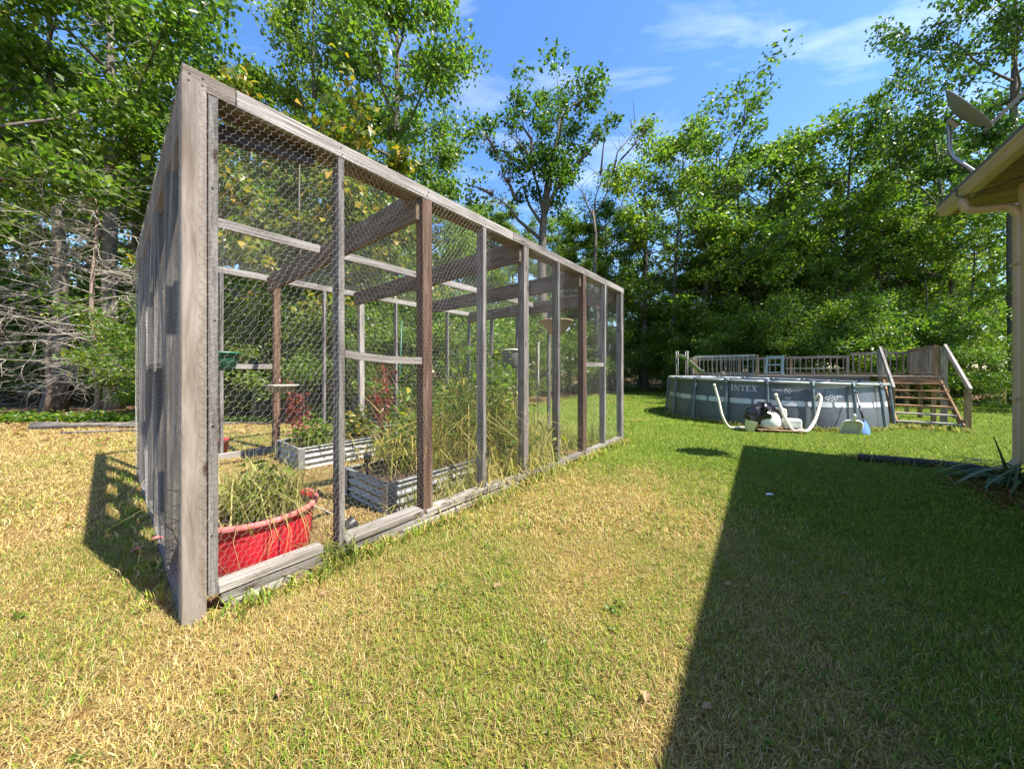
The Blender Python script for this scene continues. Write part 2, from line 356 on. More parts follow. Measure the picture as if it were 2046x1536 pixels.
# ------------------------------------------------------------------ ground
def build_ground():
    xs = np.unique(np.concatenate([[-400, -250, -150, -100, -70, -50, -40, -32], np.arange(-26, 27, 0.5), np.arange(-9, 9, 0.2), [32, 40, 50, 70, 100, 150, 250, 400]]))
    ys = np.unique(np.concatenate([[-200, -100, -50, -25, -12, -7], np.arange(-4, 12, 0.2), np.arange(12, 34, 0.5), [36, 40, 46, 55, 70, 100, 150, 250, 500]]))
    X, Y = np.meshgrid(xs, ys, indexing='ij'); Z = ground_z(X, Y); nx, ny = X.shape
    v = np.stack([X, Y, Z], -1).reshape(-1, 3); i = np.arange(nx * ny).reshape(nx, ny)
    f = np.stack([i[:-1, :-1], i[1:, :-1], i[1:, 1:], i[:-1, 1:]], -1).reshape(-1, 4)
    me = bpy.data.meshes.new('ground'); me.vertices.add(len(v)); me.vertices.foreach_set('co', v.ravel())
    me.loops.add(f.size); me.loops.foreach_set('vertex_index', f.ravel().astype(np.int32)); me.polygons.add(len(f))
    me.polygons.foreach_set('loop_start', np.arange(0, f.size, 4, dtype=np.int32)); me.update()
    me.polygons.foreach_set('use_smooth', np.ones(len(f), bool))
    a = me.attributes.new('green', 'FLOAT', 'POINT'); a.data.foreach_set('value', green_map(X, Y).ravel().astype(np.float32))
    ey = edge_y(X) + 1.2 * (vnoise(X, Y, 0.6, 4) - 0.5)
    u, w = to_uw(X, Y); ins = sstep(0, 0.15, u) * sstep(ELEN, ELEN - 0.15, u) * sstep(0, 0.2, w) * sstep(EWID, EWID - 0.2, w)
    lit = np.clip(np.maximum(sstep(-0.5, 0.5, Y - ey), 0.55 * ins * vnoise(X, Y, 1.5, 5) * 1.6), 0, 1)
    a = me.attributes.new('litter', 'FLOAT', 'POINT'); a.data.foreach_set('value', lit.ravel().astype(np.float32))
    m, nt, b = nmat('lawn_and_leaf_litter'); c = coords(nt)
    gr = N(nt, 'ShaderNodeAttribute', attribute_name='green'); li = N(nt, 'ShaderNodeAttribute', attribute_name='litter')
    n1 = noise(nt, c.outputs[0], 38, 6, 0.7); n2 = noise(nt, c.outputs[0], 7, 5, 0.65)
    ad = N(nt, 'ShaderNodeMath', operation='MULTIPLY_ADD'); nt.links.new(n1, ad.inputs[0]); ad.inputs[1].default_value = 0.9; ad.inputs[2].default_value = -0.45
    su = N(nt, 'ShaderNodeMath', operation='ADD', use_clamp=True); nt.links.new(gr.outputs['Fac'], su.inputs[0]); nt.links.new(ad.outputs[0], su.inputs[1])
    base = ramp(nt, su.outputs[0], [(0.0, (0.33, 0.21, 0.085)), (0.35, (0.29, 0.21, 0.065)), (0.65, (0.19, 0.21, 0.038)), (1.0, (0.12, 0.19, 0.02))])
    gap = ramp(nt, n1, [(0.36, (0.42, 0.38, 0.34)), (0.58, (1, 1, 1))]); basec = mul(nt, base.outputs[0], gap.outputs[0])
    lt = ramp(nt, n1, [(0.3, (0.09, 0.05, 0.03)), (0.5, (0.23, 0.15, 0.085)), (0.75, (0.36, 0.25, 0.15))])
    lt2 = ramp(nt, n2, [(0.35, (0.55, 0.55, 0.5)), (0.7, (1, 1, 1))]); ltc = mul(nt, lt.outputs[0], lt2.outputs[0])
    mx = N(nt, 'ShaderNodeMix', data_type='RGBA'); nt.links.new(li.outputs['Fac'], mx.inputs[0]); nt.links.new(basec, mx.inputs[6]); nt.links.new(ltc, mx.inputs[7])
    nt.links.new(mx.outputs[2], b.inputs['Base Color']); b.inputs['Roughness'].default_value = 0.95; b.inputs['Specular IOR Level'].default_value = 0.1
    bump(nt, b, n1, 0.9, 0.03)
    me.materials.append(m); o = link_mesh('ground', me); tag(o, 'lawn of straw and green grass running into brown woodland floor', 'ground', kind='structure')
build_ground()

def blades_mesh(name, P, ang, length, width, bend, col, segs, mat, parent=None, kind='stuff', label=None, cat=None, attr='col'):
    """P (n,3) roots; segs 1 = one triangle, 2 = quad + tip triangle, all numpy"""
    n = len(P); dx, dy = np.cos(ang), np.sin(ang); sx, sy = -dy, dx
    z = np.zeros(n)
    def pt(t, side):
        fwd = bend * length * t * t; hgt = length * t * np.sqrt(np.clip(1 - (bend * t) ** 2 * 0.75, 0.05, 1)); wv = width * side * 0.5
        return np.stack([P[:, 0] + dx * fwd + sx * wv, P[:, 1] + dy * fwd + sy * wv, P[:, 2] + hgt], -1)
    if segs == 1: vs = [pt(0, 1), pt(0, -1), pt(1.0, 0)]; fl = [(0, 1, 2)]
    else: vs = [pt(0, 0.8), pt(0, -0.8), pt(0.55, -0.9), pt(0.55, 0.9), pt(1.0, 0)]; fl = [(0, 1, 2, 3), (3, 2, 4)]
    k = len(vs); v = np.stack(vs, 1).reshape(-1, 3); base = (np.arange(n) * k)[:, None]
    loops = np.concatenate([base + np.array(f)[None] for f in fl], 1).ravel().astype(np.int32)
    sizes = np.tile([len(f) for f in fl], n); starts = np.concatenate([[0], np.cumsum(sizes)[:-1]]).astype(np.int32)
    me = bpy.data.meshes.new(name); me.vertices.add(len(v)); me.vertices.foreach_set('co', v.ravel())
    me.loops.add(len(loops)); me.loops.foreach_set('vertex_index', loops); me.polygons.add(len(sizes)); me.polygons.foreach_set('loop_start', starts)
    me.update()
    if attr == 'col':
        a = me.attributes.new('col', 'FLOAT_COLOR', 'POINT'); cc = np.concatenate([col, np.ones((n, 1))], 1); a.data.foreach_set('color', np.repeat(cc, k, 0).ravel().astype(np.float32))
    else:
        a = me.attributes.new('rnd', 'FLOAT', 'POINT'); a.data.foreach_set('value', np.repeat(col, k).astype(np.float32))
    me.materials.append(mat); o = link_mesh(name, me, parent)
    if kind: tag(o, label, cat, kind=kind)
    return o

STRAW = np.array([[0.60, 0.47, 0.18], [0.55, 0.41, 0.13], [0.68, 0.56, 0.28], [0.44, 0.29, 0.10]])
GREEN = np.array([[0.25, 0.34, 0.032], [0.17, 0.28, 0.025], [0.34, 0.38, 0.045], [0.14, 0.24, 0.035]])
def build_grass():
    Ps = []; segs = []
    parts = {2: [], 1: []}
    def zone(y0, y1, dens, L, Wd, seg, margin=0.9):
        n = int((y1 - y0) * (1.56 * (y0 + y1) + 2 * margin) * dens)
        y = NP.uniform(y0, y1, n * 2); half = 1.56 * y1 + margin; x = NP.uniform(-half, half, n * 2)
        k = np.abs(x) < 1.56 * np.abs(y) + margin; x = x[k][:n]; y = y[k][:n]
        keep = y < edge_y(x) + 0.6 * (NP.random(len(x)) - 0.3)
        u, w = to_uw(x, y)
        keep &= ~((u > 0) & (u < 1.3) & (w > 0.12) & (w < 0.85) & ((u - 0.43) ** 2 + (w - 0.46) ** 2 < 0.12))
        ins = (u > 0) & (u < ELEN) & (w > 0) & (w < EWID); keep &= ~(ins & (NP.random(len(x)) < 0.55))
        for (a0, a1, b0, b1) in ((1.27, 3.17, 0.39, 1.17), (1.27, 3.17, 2.40, 3.22)): keep &= ~((u > a0) & (u < a1) & (w > b0) & (w < b1))
        keep &= (x - 8.22) ** 2 + (y - 10.96) ** 2 > 2.72 ** 2
        thin = 0.45 + 0.55 * sstep(0.28, 0.6, 0.6 * vnoise(x, y, 3.5, 6) + 0.4 * vnoise(x, y, 13.0, 1)); keep &= NP.random(len(x)) < thin
        x = x[keep]; y = y[keep]; n = len(x); g = green_map(x, y)
        isg = NP.random(n) < np.clip(g * 1.15 - 0.05, 0.04, 0.97)
        col = np.where(isg[:, None], GREEN[NP.integers(0, 4, n)], STRAW[NP.integers(0, 4, n)]) * NP.uniform(0.60, 1.14, (n, 1))
        mixg = np.clip(g, 0, 1)[:, None]; col = np.where(isg[:, None], col * (1.25 - 0.25 * mixg), col * (1 - 0.25 * mixg))
        P = np.stack([x, y, ground_z(x, y) - 0.004], -1)
        ln_ = L * NP.uniform(0.5, 1.5, n) * (0.5 + 0.55 * vnoise(x, y, 1.3, 7) + 0.5 * vnoise(x, y, 9.0, 0)); be = np.where(isg, NP.uniform(0.35, 1.0, n), NP.uniform(0.6, 1.14, n))
        parts[seg].append((P, NP.uniform(0, 2 * np.pi, n), ln_, Wd * NP.uniform(0.7, 1.4, n), be, col))
    zone(0.55, 2.4, 24000, 0.029, 0.0027, 2)
    zone(2.4, 4.6, 7000, 0.034, 0.0052, 2)
    zone(4.6, 9.0, 2200, 0.045, 0.0105, 1)
    zone(9.0, 26, 480, 0.06, 0.022, 1)
    # ragged longer tufts along the sill and by the pool and stairs
    ed = []
    for i in range(170):
        u = R.uniform(0.1, ELEN); w = R.gauss(-0.06, 0.04); ed.append((EP(u, w, 0), 0.075))
    for i in range(140):
        a = math.radians(R.uniform(-190, -55)); ed.append((Vector((8.22 + 2.93 * math.cos(a), 10.96 + 2.93 * math.sin(a), 0)), 0.11))
    for i in range(90): ed.append((Vector((10.2, 8.85, 0)) + Vector((U.y, -U.x, 0)) * R.uniform(-0.5, 1.2) + U * R.uniform(-0.4, 0.6), 0.12))
    for i in range(150): ed.append((Vector((4.6, 4.40, 0)).lerp(Vector((5.6, 3.9, 0)), R.random()) + Vector((0, R.uniform(0.04, 0.25), 0)), 0.085))
    for i in range(60): ed.append((EP(R.gauss(-0.08, 0.05), R.uniform(0.2, 3.9), 0), 0.06))
    q = []
    for c, L in ed:
        for k in range(14): q.append((c.x + R.gauss(0, 0.03), c.y + R.gauss(0, 0.03), L))
    q = np.array(q); n = len(q); x, y = q[:, 0], q[:, 1]
    isg = NP.random(n) < 0.62; col = np.where(isg[:, None], GREEN[NP.integers(0, 4, n)] * 1.1, STRAW[NP.integers(0, 4, n)]) * NP.uniform(0.7, 1.2, (n, 1))
    parts[2].append((np.stack([x, y, ground_z(x, y) - 0.004], -1), NP.uniform(0, 6.28, n), q[:, 2] * NP.uniform(0.6, 1.6, n), np.full(n, 0.005) + 0.0012 * y, NP.uniform(0.3, 0.95, n), col))
    A = [np.concatenate([p[i] for p in parts[2]]) for i in range(6)]
    # one object: the one-triangle blades go in as two-part blades of zero lower width would cost more, so they are a child part
    o = blades_mesh('lawn_grass', *A[:5], A[5], 2, m_grass, None, 'stuff', 'short half-dry lawn grass, straw coloured near the enclosure and greener beyond', 'grass')
    B = [np.concatenate([p[i] for p in parts[1]]) for i in range(6)]
    blades_mesh('grass_blades', *B[:5], B[5], 1, m_grass, o, 'stuff')
build_grass()

# ------------------------------------------------------------------ house at the right, its eave shades the lawn
HA = math.radians(37.0); H1 = Vector((math.sin(HA), math.cos(HA), 0)); H2 = Vector((H1.y, -H1.x, 0))
EAVE = Vector((5.63, 4.47, 3.33))
def HP(a, b, z): return Vector((EAVE.x, EAVE.y, z)) + H1 * a + H2 * (b + 0.05)      # a <= 0 runs back past the camera, b >= 0 into the house
def build_house():
    h = thing('house', HP(-0.9, 0.42, 0), 'tan painted house corner with deep boarded eaves, gutter and downspout', 'house')
    LEN, DEP, OV, OVE = 13.0, 8.0, 0.42, 0.61
    z0 = 3.285
    # lap siding on the two walls that stand towards the lawn
    nb = 17; hb = (z0 - 0.2) / nb
    mb = MB(); c = HP(-OVE - (LEN - OVE) / 2, OV + 0.10 + (DEP - OV) / 2, 0.10); mb.box((c.x, c.y, 0.02), (H1, H2, UP), (LEN - OVE - 0.02, DEP - OV - 0.02, 0.36)); mb.build('foundation', plain('concrete', (0.32, 0.31, 0.29), 0.9), h)
    for i in range(nb):
        z = 0.2 + hb * (i + 0.5)
        board('siding_board', HP(-OVE, OV + 0.05, z), HP(-LEN, OV + 0.05, z), 0.022, hb + 0.012, m_siding, h, (H2 * 0.10 + UP).normalized(), 0.002)
        board('siding_board', HP(-OVE - 0.05, OV + 0.06, z), HP(-OVE - 0.05, DEP, z), 0.022, hb + 0.012, m_siding, h, (UP - H1 * 0.10).normalized(), 0.002)
    board('corner_board', HP(-OVE - 0.015, OV + 0.025, 0.18), HP(-OVE - 0.015, OV + 0.025, z0), 0.11, 0.035, m_siding, h, H2)
    # a closed core so that no light leaks through
    mb = MB(); c = HP(-OVE - 0.1 - (LEN - OVE) / 2, OV + 0.12 + (DEP - OV) / 2, 1.77); mb.box(c, (H1, H2, UP), (LEN - OVE - 0.15, DEP - OV - 0.15, 3.1)); mb.build('wall', m_siding, h)
    # soffit boards, one by one, laid across the eave
    bw = 0.0935; n = int(2.9 / bw)
    for i in range(n):
        a = -0.03 - bw * (i + 0.5)
        L = OV + 0.10 if a < -OVE - 0.1 else 4.2
        board('soffit_board', HP(a, 0.13, z0), HP(a, 0.13 + L, z0), bw - 0.014, 0.016, m_soffit, h, UP, 0.002)
    a0 = -0.03 - bw * n
    for i in range(int((LEN + a0) / 0.6)):
        a = a0 - 0.6 * (i + 0.5); board('soffit_panel', HP(a, 0.13, z0), HP(a, 0.13 + OV, z0), 0.594, 0.016, m_soffit, h, UP, 0.002)
    mb = MB(); c = HP(-0.03 - 1.45, 2.2, z0 + 0.03); mb.box(c, (H1, H2, UP), (2.86, 4.1, 0.03)); mb.build('soffit_backing', m_mulch, h)
    board('fascia', HP(0.0, 0.115, z0 + 0.075), HP(-LEN, 0.115, z0 + 0.075), 0.026, 0.19, m_fascia, h, UP)
    board('fascia', HP(0.014, 0.10, z0 + 0.075), HP(0.014, 4.4, z0 + 0.075), 0.026, 0.19, m_fascia, h, UP)
    board('frieze_board', HP(-OVE - 0.1, OV + 0.02, z0 - 0.08), HP(-LEN, OV + 0.02, z0 - 0.08), 0.02, 0.12, m_fascia, h, UP)
    # K-profile gutter
    prof = [(0.10, 0.0), (0.035, 0.0), (0.015, 0.03), (0.02, 0.06), (-0.005, 0.085), (-0.005, 0.105), (0.003, 0.105), (0.003, 0.09), (0.028, 0.063), (0.023, 0.034), (0.04, 0.008), (0.10, 0.008)]
    mb = MB(); zz = 3.26; A = [HP(0.03, b, zz + z) for b, z in prof]; B = [HP(-LEN, b, zz + z) for b, z in prof]; k = len(prof)
    mb.mesh(A + B, [(i, (i + 1) % k, k + (i + 1) % k, k + i) for i in range(k)]); mb.poly(list(reversed([HP(0.031, b, zz + z) for b, z in prof[:6]] + [HP(0.031, 0.10, zz + 0.105)])))
    mb.build('gutter', m_gutter, h)
    # hip roof slab
    t = 0.55; zr = z0 + 0.13; o = 0.02
    P = [HP(o, 0.0, zr), HP(o, DEP + 0.4, zr), HP(-LEN - .3, DEP + 0.4, zr), HP(-LEN - .3, 0.0, zr)]
    r0 = HP(-4.2, 4.2, zr + 4.2 * t * 0.8); r1 = HP(-LEN + 3.9, 4.2, zr + 4.2 * t * 0.8)
    dn = Vector((0, 0, -0.05)); mb = MB()
    mb.poly([P[0], P[1], r0]); mb.poly([P[1], P[2], r1, r0]); mb.poly([P[2], P[3], r1]); mb.poly([P[3], P[0], r0, r1])
    mb.poly([p + dn for p in reversed(P)])
    for i in range(4): mb.poly([P[i] + dn, P[(i + 1) % 4] + dn, P[(i + 1) % 4], P[i]])
    mb.build('roof', m_shingle, h)
    # downspout: out of the gutter, back under the soffit and down the corner
    e = HP(-0.55, 0.06, 3.265); wv = HP(-0.585, OV + 0.005, 3.0); mb = MB()
    pts = [e, e + Vector((0, 0, -0.09)), e + H2 * 0.012 + Vector((0, 0, -0.135)), e + H2 * 0.05 + Vector((0, 0, -0.165)), e + H2 * 0.10 + Vector((0, 0, -0.175)),
           wv - H2 * 0.08 + Vector((0, 0, 0.055)), wv - H2 * 0.03 + Vector((0, 0, 0.02)), wv + Vector((0, 0, -0.06)), wv + Vector((0, 0, -0.14)), Vector((wv.x, wv.y, 0.24)),
           Vector((wv.x, wv.y, 0.17)) - H2 * 0.02, Vector((wv.x, wv.y, 0.12)) - H2 * 0.07, Vector((wv.x, wv.y, 0.07)) - H2 * 0.17]
    mb.tube(pts, 0.047, 10, True, 0.8); ds = mb.build('downspout', m_gutter, h)
    for z in (0.9, 2.4):
        mb = MB(); mb.box((wv.x, wv.y, z), (H1, H2, UP), (0.115, 0.088, 0.03), 0.003); mb.build('downspout_strap', m_gutter, ds)
    cp = [HP(-0.60, -0.014, 3.37), HP(-0.62, -0.014, 3.28), HP(-0.66, 0.02, 3.245), HP(-0.95, 0.14, 3.19), HP(-1.2, 0.28, 3.17), HP(-1.5, 0.36, 3.21), HP(-2.0, 0.42, 3.265)]
    mb = MB(); mb.tube(cp, 0.007, 6); mb.build('cable', m_black, h)
build_house()

def build_dish():
    c = Vector((5.14, 3.80, 4.10))
    # seen almost edge-on: the bowl looks up and to the right, away from the lawn
    view = (c - Vector((0, 0, EYE))).normalized(); d1 = (ray(1878, 192, 1) - Vector((0, 0, EYE))).normalized(); d2 = (ray(1968, 262, 1) - Vector((0, 0, EYE))).normalized()
    c = Vector((0, 0, EYE)) + (d1 + d2).normalized() * 7.0; edge = (d2 - d1).normalized(); ax = edge.cross(view).normalized()
    if ax.z < 0: ax = -ax
    ax = (ax + view * 0.06).normalized()
    foot = HP(-0.80, 0.06, 3.42)
    d = thing('satellite_dish', foot, 'grey satellite dish on a bent mast at the roof edge', 'satellite dish')
    Rr = 0.31; dep = 0.085
    prof = [(Rr * t, dep * t * t) for t in (0.001, 0.2, 0.4, 0.6, 0.8, 0.93, 1.0)] + [(Rr + 0.008, dep + 0.002), (Rr + 0.006, dep - 0.008)] + [(Rr * t, dep * t * t - 0.008) for t in (0.97, 0.8, 0.6, 0.4, 0.2, 0.001)]
    mb = MB(); mb.lathe(c - ax * 0.03, prof, 40, ax); mb.build('reflector', m_dish, d)
    tang = (view.cross(ax)).normalized()
    if tang.z > 0: tang = -tang
    low = c + tang * (Rr * 0.97) + ax * 0.03
    horn = c + ax * 0.50 + tang * 0.16
    mb = MB(); mb.beam(low - ax * 0.03, horn, 0.035, 0.02, view); fa = mb.build('feed_arm', m_dish, d)
    mb = MB(); mb.lathe(horn - (horn - c).normalized() * 0.02, [(0.03, -0.08), (0.045, -0.02), (0.045, 0.05), (0.03, 0.09)], 14, (horn - c).normalized(), True); mb.build('feed_horn', m_white, fa)
    back = c - ax * 0.06
    mb = MB(); mb.box(back - ax * 0.03 + tang * 0.03, (ax, tang, ax.cross(tang)), (0.05, 0.13, 0.09), 0.012); mb.build('mount_bracket', m_steel, d)
    elb = back - ax * 0.10 + tang * 0.10; e2 = Vector((elb.x, elb.y, elb.z - 0.18))
    mid = foot.lerp(e2, 0.55) + Vector((0, 0, -0.03))
    mb = MB(); mb.tube([back - ax * 0.05, elb, elb + Vector((0, 0, -0.06)), e2, e2.lerp(mid, 0.4) + Vector((0, 0, -0.05)), mid, foot + Vector((0, 0, 0.03)), foot + H2 * 0.06 + Vector((0, 0, 0.02))], 0.02, 10); mb.build('mast', m_steel, d)
    mb = MB(); mb.box(foot + H2 * 0.03 + Vector((0, 0, 0.01)), (H1, H2, UP), (0.12, 0.16, 0.012), 0.003); mb.build('foot_plate', m_dish, d)
    mb = MB(); mb.tube([horn, low + ax * 0.02, elb + Vector((0.01, 0, 0)), e2 + Vector((-0.09, 0.02, 0.03)), mid + Vector((-0.03, 0, 0.0)), foot], 0.005, 5); mb.build('cable', m_black, d)
build_dish()

# ------------------------------------------------------------------ wire garden enclosure
def hex_panel(bw, bh, a=0.0344, e=0.018, s=0.0112, r=0.00041, seed=1):
    rg = np.random.default_rng(seed); mb = MB(); cols = int(round(bw / a)); a = bw / cols; rows = int(round(bh / (e + s))); p = bh / rows; e = p * 0.62; s = p - e
    def node(i, j, top):                     # vertical twist j at row i
        x = (j + (0.5 if i % 2 else 0.0)) * a; z = i * p + (e if top else 0)
        h = math.sin(i * 12.9 + j * 78.2 + (3.1 if top else 0)) * 43758.5; h2 = math.sin(i * 39.3 + j * 11.1 + (5.1 if top else 0)) * 24634.6
        jx = (h - math.floor(h) - 0.5) * a * 0.22; jz = (h2 - math.floor(h2) - 0.5) * p * 0.2
        dx = 0.012 * math.sin(z * 5.1 + x * 3) + 0.006 * math.sin(z * 11 + 1.3 + x * 7); dy = -0.012 * math.sin(math.pi * x / bw) * (0.5 + 0.5 * math.sin(z * 4 + x * 9)); z += 0.010 * math.sin(x * 8 + z * 3.3)
        if 0.02 < x < bw - 0.02: x += jx + dx
        return (min(max(x, 0), bw), dy, z + jz)
    V = []; F = []
    def seg(p0, p1, rr):
        d = np.subtract(p1, p0); L = np.linalg.norm(d)
        if L < 1e-6: return
        d = d / L; n = np.cross(d, (0, 1, 0)); n /= np.linalg.norm(n); b = np.array((0, 1, 0)); k = len(V)
        for q in (p0, p1):
            for t in range(3): g = 2 * math.pi * t / 3; V.append(tuple(np.array(q) + rr * (n * math.cos(g) + b * math.sin(g))))
        for t in range(3): F.append((k + t, k + (t + 1) % 3, k + 3 + (t + 1) % 3, k + 3 + t))
    for i in range(rows):
        for j in range(cols + 1):
            b0, t0 = node(i, j, False), node(i, j, True)
            if b0[0] > bw - 1e-4 and i % 2: continue
            seg(b0, t0, r * 1.35)
            if i + 1 < rows:
                if i % 2 == 0:
                    if j > 0: seg(t0, node(i + 1, j - 1, False), r)
                    if j < cols: seg(t0, node(i + 1, j, False), r)
                else:
                    seg(t0, node(i + 1, j, False), r)
                    if j + 1 <= cols: seg(t0, node(i + 1, j + 1, False), r)
    me = bpy.data.meshes.new('wire_panel'); me.from_pydata(V, [], F); me.materials.append(m_wire); me.update(); return me
SIDE_U = [0.1, 0.725, 1.381, 2.022, 2.672, 3.338, 4.022, 4.717, 5.41]
def build_enclosure():
    g = thing('garden_enclosure', EP(0, 0, 0), 'tall weathered timber garden enclosure walled with hexagonal chicken wire', 'garden enclosure')
    V2 = -W
    jit = lambda s: R.uniform(-s, s)
    zt = EH - 0.089
    # near corner: wide pale post with a stud beside it
    tag(board('corner_post', EP(0.044, 0.044, -0.05), EP(0.044, 0.044, EH - 0.045), 0.089, 0.089, m_corner, g, U, 0.004), 'smooth pale corner post')
    board('stud', EP(0.112, 0.046, 0.10), EP(0.112, 0.046, zt), 0.089, 0.038, m_grey, g, U, 0.003)
    kinds = [(0.038, m_grey), (0.089, m_brown), (0.045, m_grey), (0.084, m_pale), (0.05, m_grey), (0.09, m_brown), (0.05, m_grey), (0.09, m_grey)]
    for u, (t, m) in zip(SIDE_U[1:], kinds):
        board('post', EP(u + jit(.004), 0.046 + jit(.004), 0.08), EP(u + jit(.006), 0.046, zt - 0.001), 0.089, t, m, g, U)
    # long-side plates
    cuts = [0.0, 0.20, 2.44, 4.05, ELEN]
    for i in range(4):
        board('top_rail', EP(cuts[i] + 0.002, 0.018, EH - 0.045), EP(cuts[i + 1] - 0.002, 0.018, EH - 0.045 + jit(.004)), 0.036, 0.088, m_corner if i == 0 else m_pale, g)
        if i: board('top_plate', EP(cuts[i] + 0.004 - (0.06 if i == 1 else 0), 0.11, EH - 0.066), EP(cuts[i + 1] - 0.004, 0.11, EH - 0.066), 0.14, 0.036, m_beam, g)
    # sill timbers on the ground, broken and uneven
    for (a, b, w, z, h, t, m) in ((0.13, 0.615, 0.03, 0.125, 0.045, 0.088, m_pale), (0.14, 0.60, 0.02, 0.072, 0.05, 0.06, m_grey), (0.45, 0.64, 0.015, 0.028, 0.05, 0.06, m_beam), (0.16, 0.44, 0.03, 0.025, 0.05, 0.07, m_pale),
                              (0.74, 1.33, 0.045, 0.115, 0.045, 0.13, m_pale), (0.70, 1.45, 0.03, 0.062, 0.05, 0.08, m_grey), (1.36, 2.30, 0.035, 0.095, 0.05, 0.11, m_pale), (1.0, 2.5, 0.005, 0.028, 0.045, 0.06, m_pale),
                              (2.36, 2.78, 0.03, 0.075, 0.05, 0.09, m_pale), (2.8, 4.0, 0.04, 0.05, 0.06, 0.09, m_grey), (4.02, 5.45, 0.04, 0.045, 0.06, 0.09, m_pale)):
        z0 = gz(*EP((a + b) / 2, 0, 0)[:2]); board('sill_board', EP(a, w + jit(.004), z + z0), EP(b, w + jit(.006), z + z0 + jit(.004)), t, h, m, g, UP, 0.005)
    # rails between studs
    board('mid_rail', EP(0.75, 0.030, 1.315), EP(1.335, 0.030, 1.285), 0.036, 0.05, m_pale, g, UP, bow=-0.014)
    board('mid_rail', EP(4.07, 0.035, 1.30), EP(4.69, 0.035, 1.30), 0.036, 0.06, m_pale, g)
    # back wall
    BU = [0.045, 0.78, 1.42, 2.10, 2.74, 3.44, 4.08, 4.75, 5.43]
    for i, u in enumerate(BU):
        big = i in (2, 4, 6)
        board('post', EP(u, EWID - 0.046, -0.1), EP(u + jit(.01), EWID - 0.046, zt - 0.001), 0.089, 0.089 if big else 0.038, m_brown if i == 2 else (m_pale if big else m_grey), g, U)
    for a, b in ((0, 2.0), (2.0, 4.1), (4.1, ELEN)):
        board('top_rail', EP(a + .002, EWID - 0.045, EH - 0.045), EP(b - .002, EWID - 0.045, EH - 0.045), 0.088, 0.088, m_pale, g)
        board('sill_board', EP(a + .05, EWID - 0.13, 0.03 + gz(*EP((a + b) / 2, EWID, 0)[:2])), EP(b - .05, EWID - 0.13, 0.03 + gz(*EP((a + b) / 2, EWID, 0)[:2])), 0.07, 0.10, m_pale, g, UP, 0.005)
    board('mid_rail', EP(0.80, EWID - 0.05, 1.27), EP(1.37, EWID - 0.05, 1.27), 0.036, 0.07, m_pale, g)
    # roof beams across, with short purlins between them
    for i, u in enumerate((1.381, 2.672, 4.022)):
        board('roof_beam', EP(u - 0.064, 0.036, EH - 0.145), EP(u - 0.064, EWID - 0.09, EH - 0.145), 0.038, 0.235, m_beam, g)
    pu = [0.10, 1.298, 1.337, 2.588, 2.627, 3.938, 3.977, 5.36]
    for a, b in zip(pu[::2], pu[1::2]): board('purlin', EP(a, 1.87, EH - 0.075), EP(b, 1.87, EH - 0.075), 0.036, 0.088, m_pale, g)
    # front and far end walls
    for uu, sg in ((0.046, 1), (ELEN - 0.046, -1)):
        for w in (0.72, 1.52, 2.32, 3.10):
            board('stud', EP(uu, w, 0.03 + gz(*EP(uu, w, 0)[:2])), EP(uu + R.uniform(-.006, .006), w + R.uniform(-.012, .012), zt - 0.15), 0.089, 0.038, m_rough, g, W)
        board('header', EP(uu - sg * 0.02, 0.092, EH - 0.12), EP(uu - sg * 0.02, EWID - 0.09, EH - 0.12), 0.038, 0.235, m_beam, g)
        board('header', EP(uu + sg * 0.021, 0.14, EH - 0.12), EP(uu + sg * 0.021, EWID - 0.09, EH - 0.12), 0.038, 0.225, m_beam, g)
        board('sill_board', EP(uu, 0.10, 0.0 + gz(*EP(uu, 1.9, 0)[:2])), EP(uu, EWID - 0.1, 0.0 + gz(*EP(uu, 1.9, 0)[:2])), 0.089, 0.06, m_grey, g)
    for w0, w1 in ((0.74, 1.50), (1.54, 2.30)): board('mid_rail', EP(0.046, w0, 1.24), EP(0.046, w1, 1.24), 0.086, 0.036, m_grey, g)
    board('corner_brace', EP(0.10, 0.19, EH - 0.17), EP(0.60, 0.10, EH - 0.12), 0.036, 0.088, m_grey, g)
    vs, fs = [], []
    for k in range(6): vs.append((0.0045 * math.cos(k * 1.047), 0.0, 0.0045 * math.sin(k * 1.047)))
    nm = bpy.data.meshes.new('nail_head'); nm.from_pydata(vs + [(v[0], -0.003, v[2]) for v in vs], [], [tuple(range(6)), tuple(range(11, 5, -1))] + [(k, 6 + k, 6 + (k + 1) % 6, (k + 1) % 6) for k in range(6)]); nm.materials.append(m_black); nm.update()
    NM = Matrix((U, W, UP)).transposed().to_4x4()
    for u in [0.03, 0.07] + SIDE_U[1:]:
        for z in (EH - 0.03, EH - 0.065): link_mesh('nail', nm, g, Matrix.Translation(EP(u + jit(.008), -0.0005, z + jit(.005))) @ NM)
    for z in (0.35, 0.9, 1.5, 2.1): link_mesh('nail', nm, g, Matrix.Translation(EP(0.112 + jit(.006), 0.0005, z + jit(.05))) @ NM)
    # wire: one bay of hexagonal netting, hung bay by bay on all sides and the roof
    me = hex_panel(0.686, 2.54)
    def panel(o, X, Zv, sx, sz, flip=False):
        X = V3(X) * sx; Zv = V3(Zv) * sz; Y = V3(Zv).normalized().cross(V3(X).normalized())
        if flip: o = V3(o) + X * 0.686; X = -X
        M = Matrix.Translation(V3(o)) @ Matrix((X, Y, Zv)).transposed().to_4x4()
        p = link_mesh('wire_panel', me, g, M); p['kind'] = 'stuff'
    nS = 8
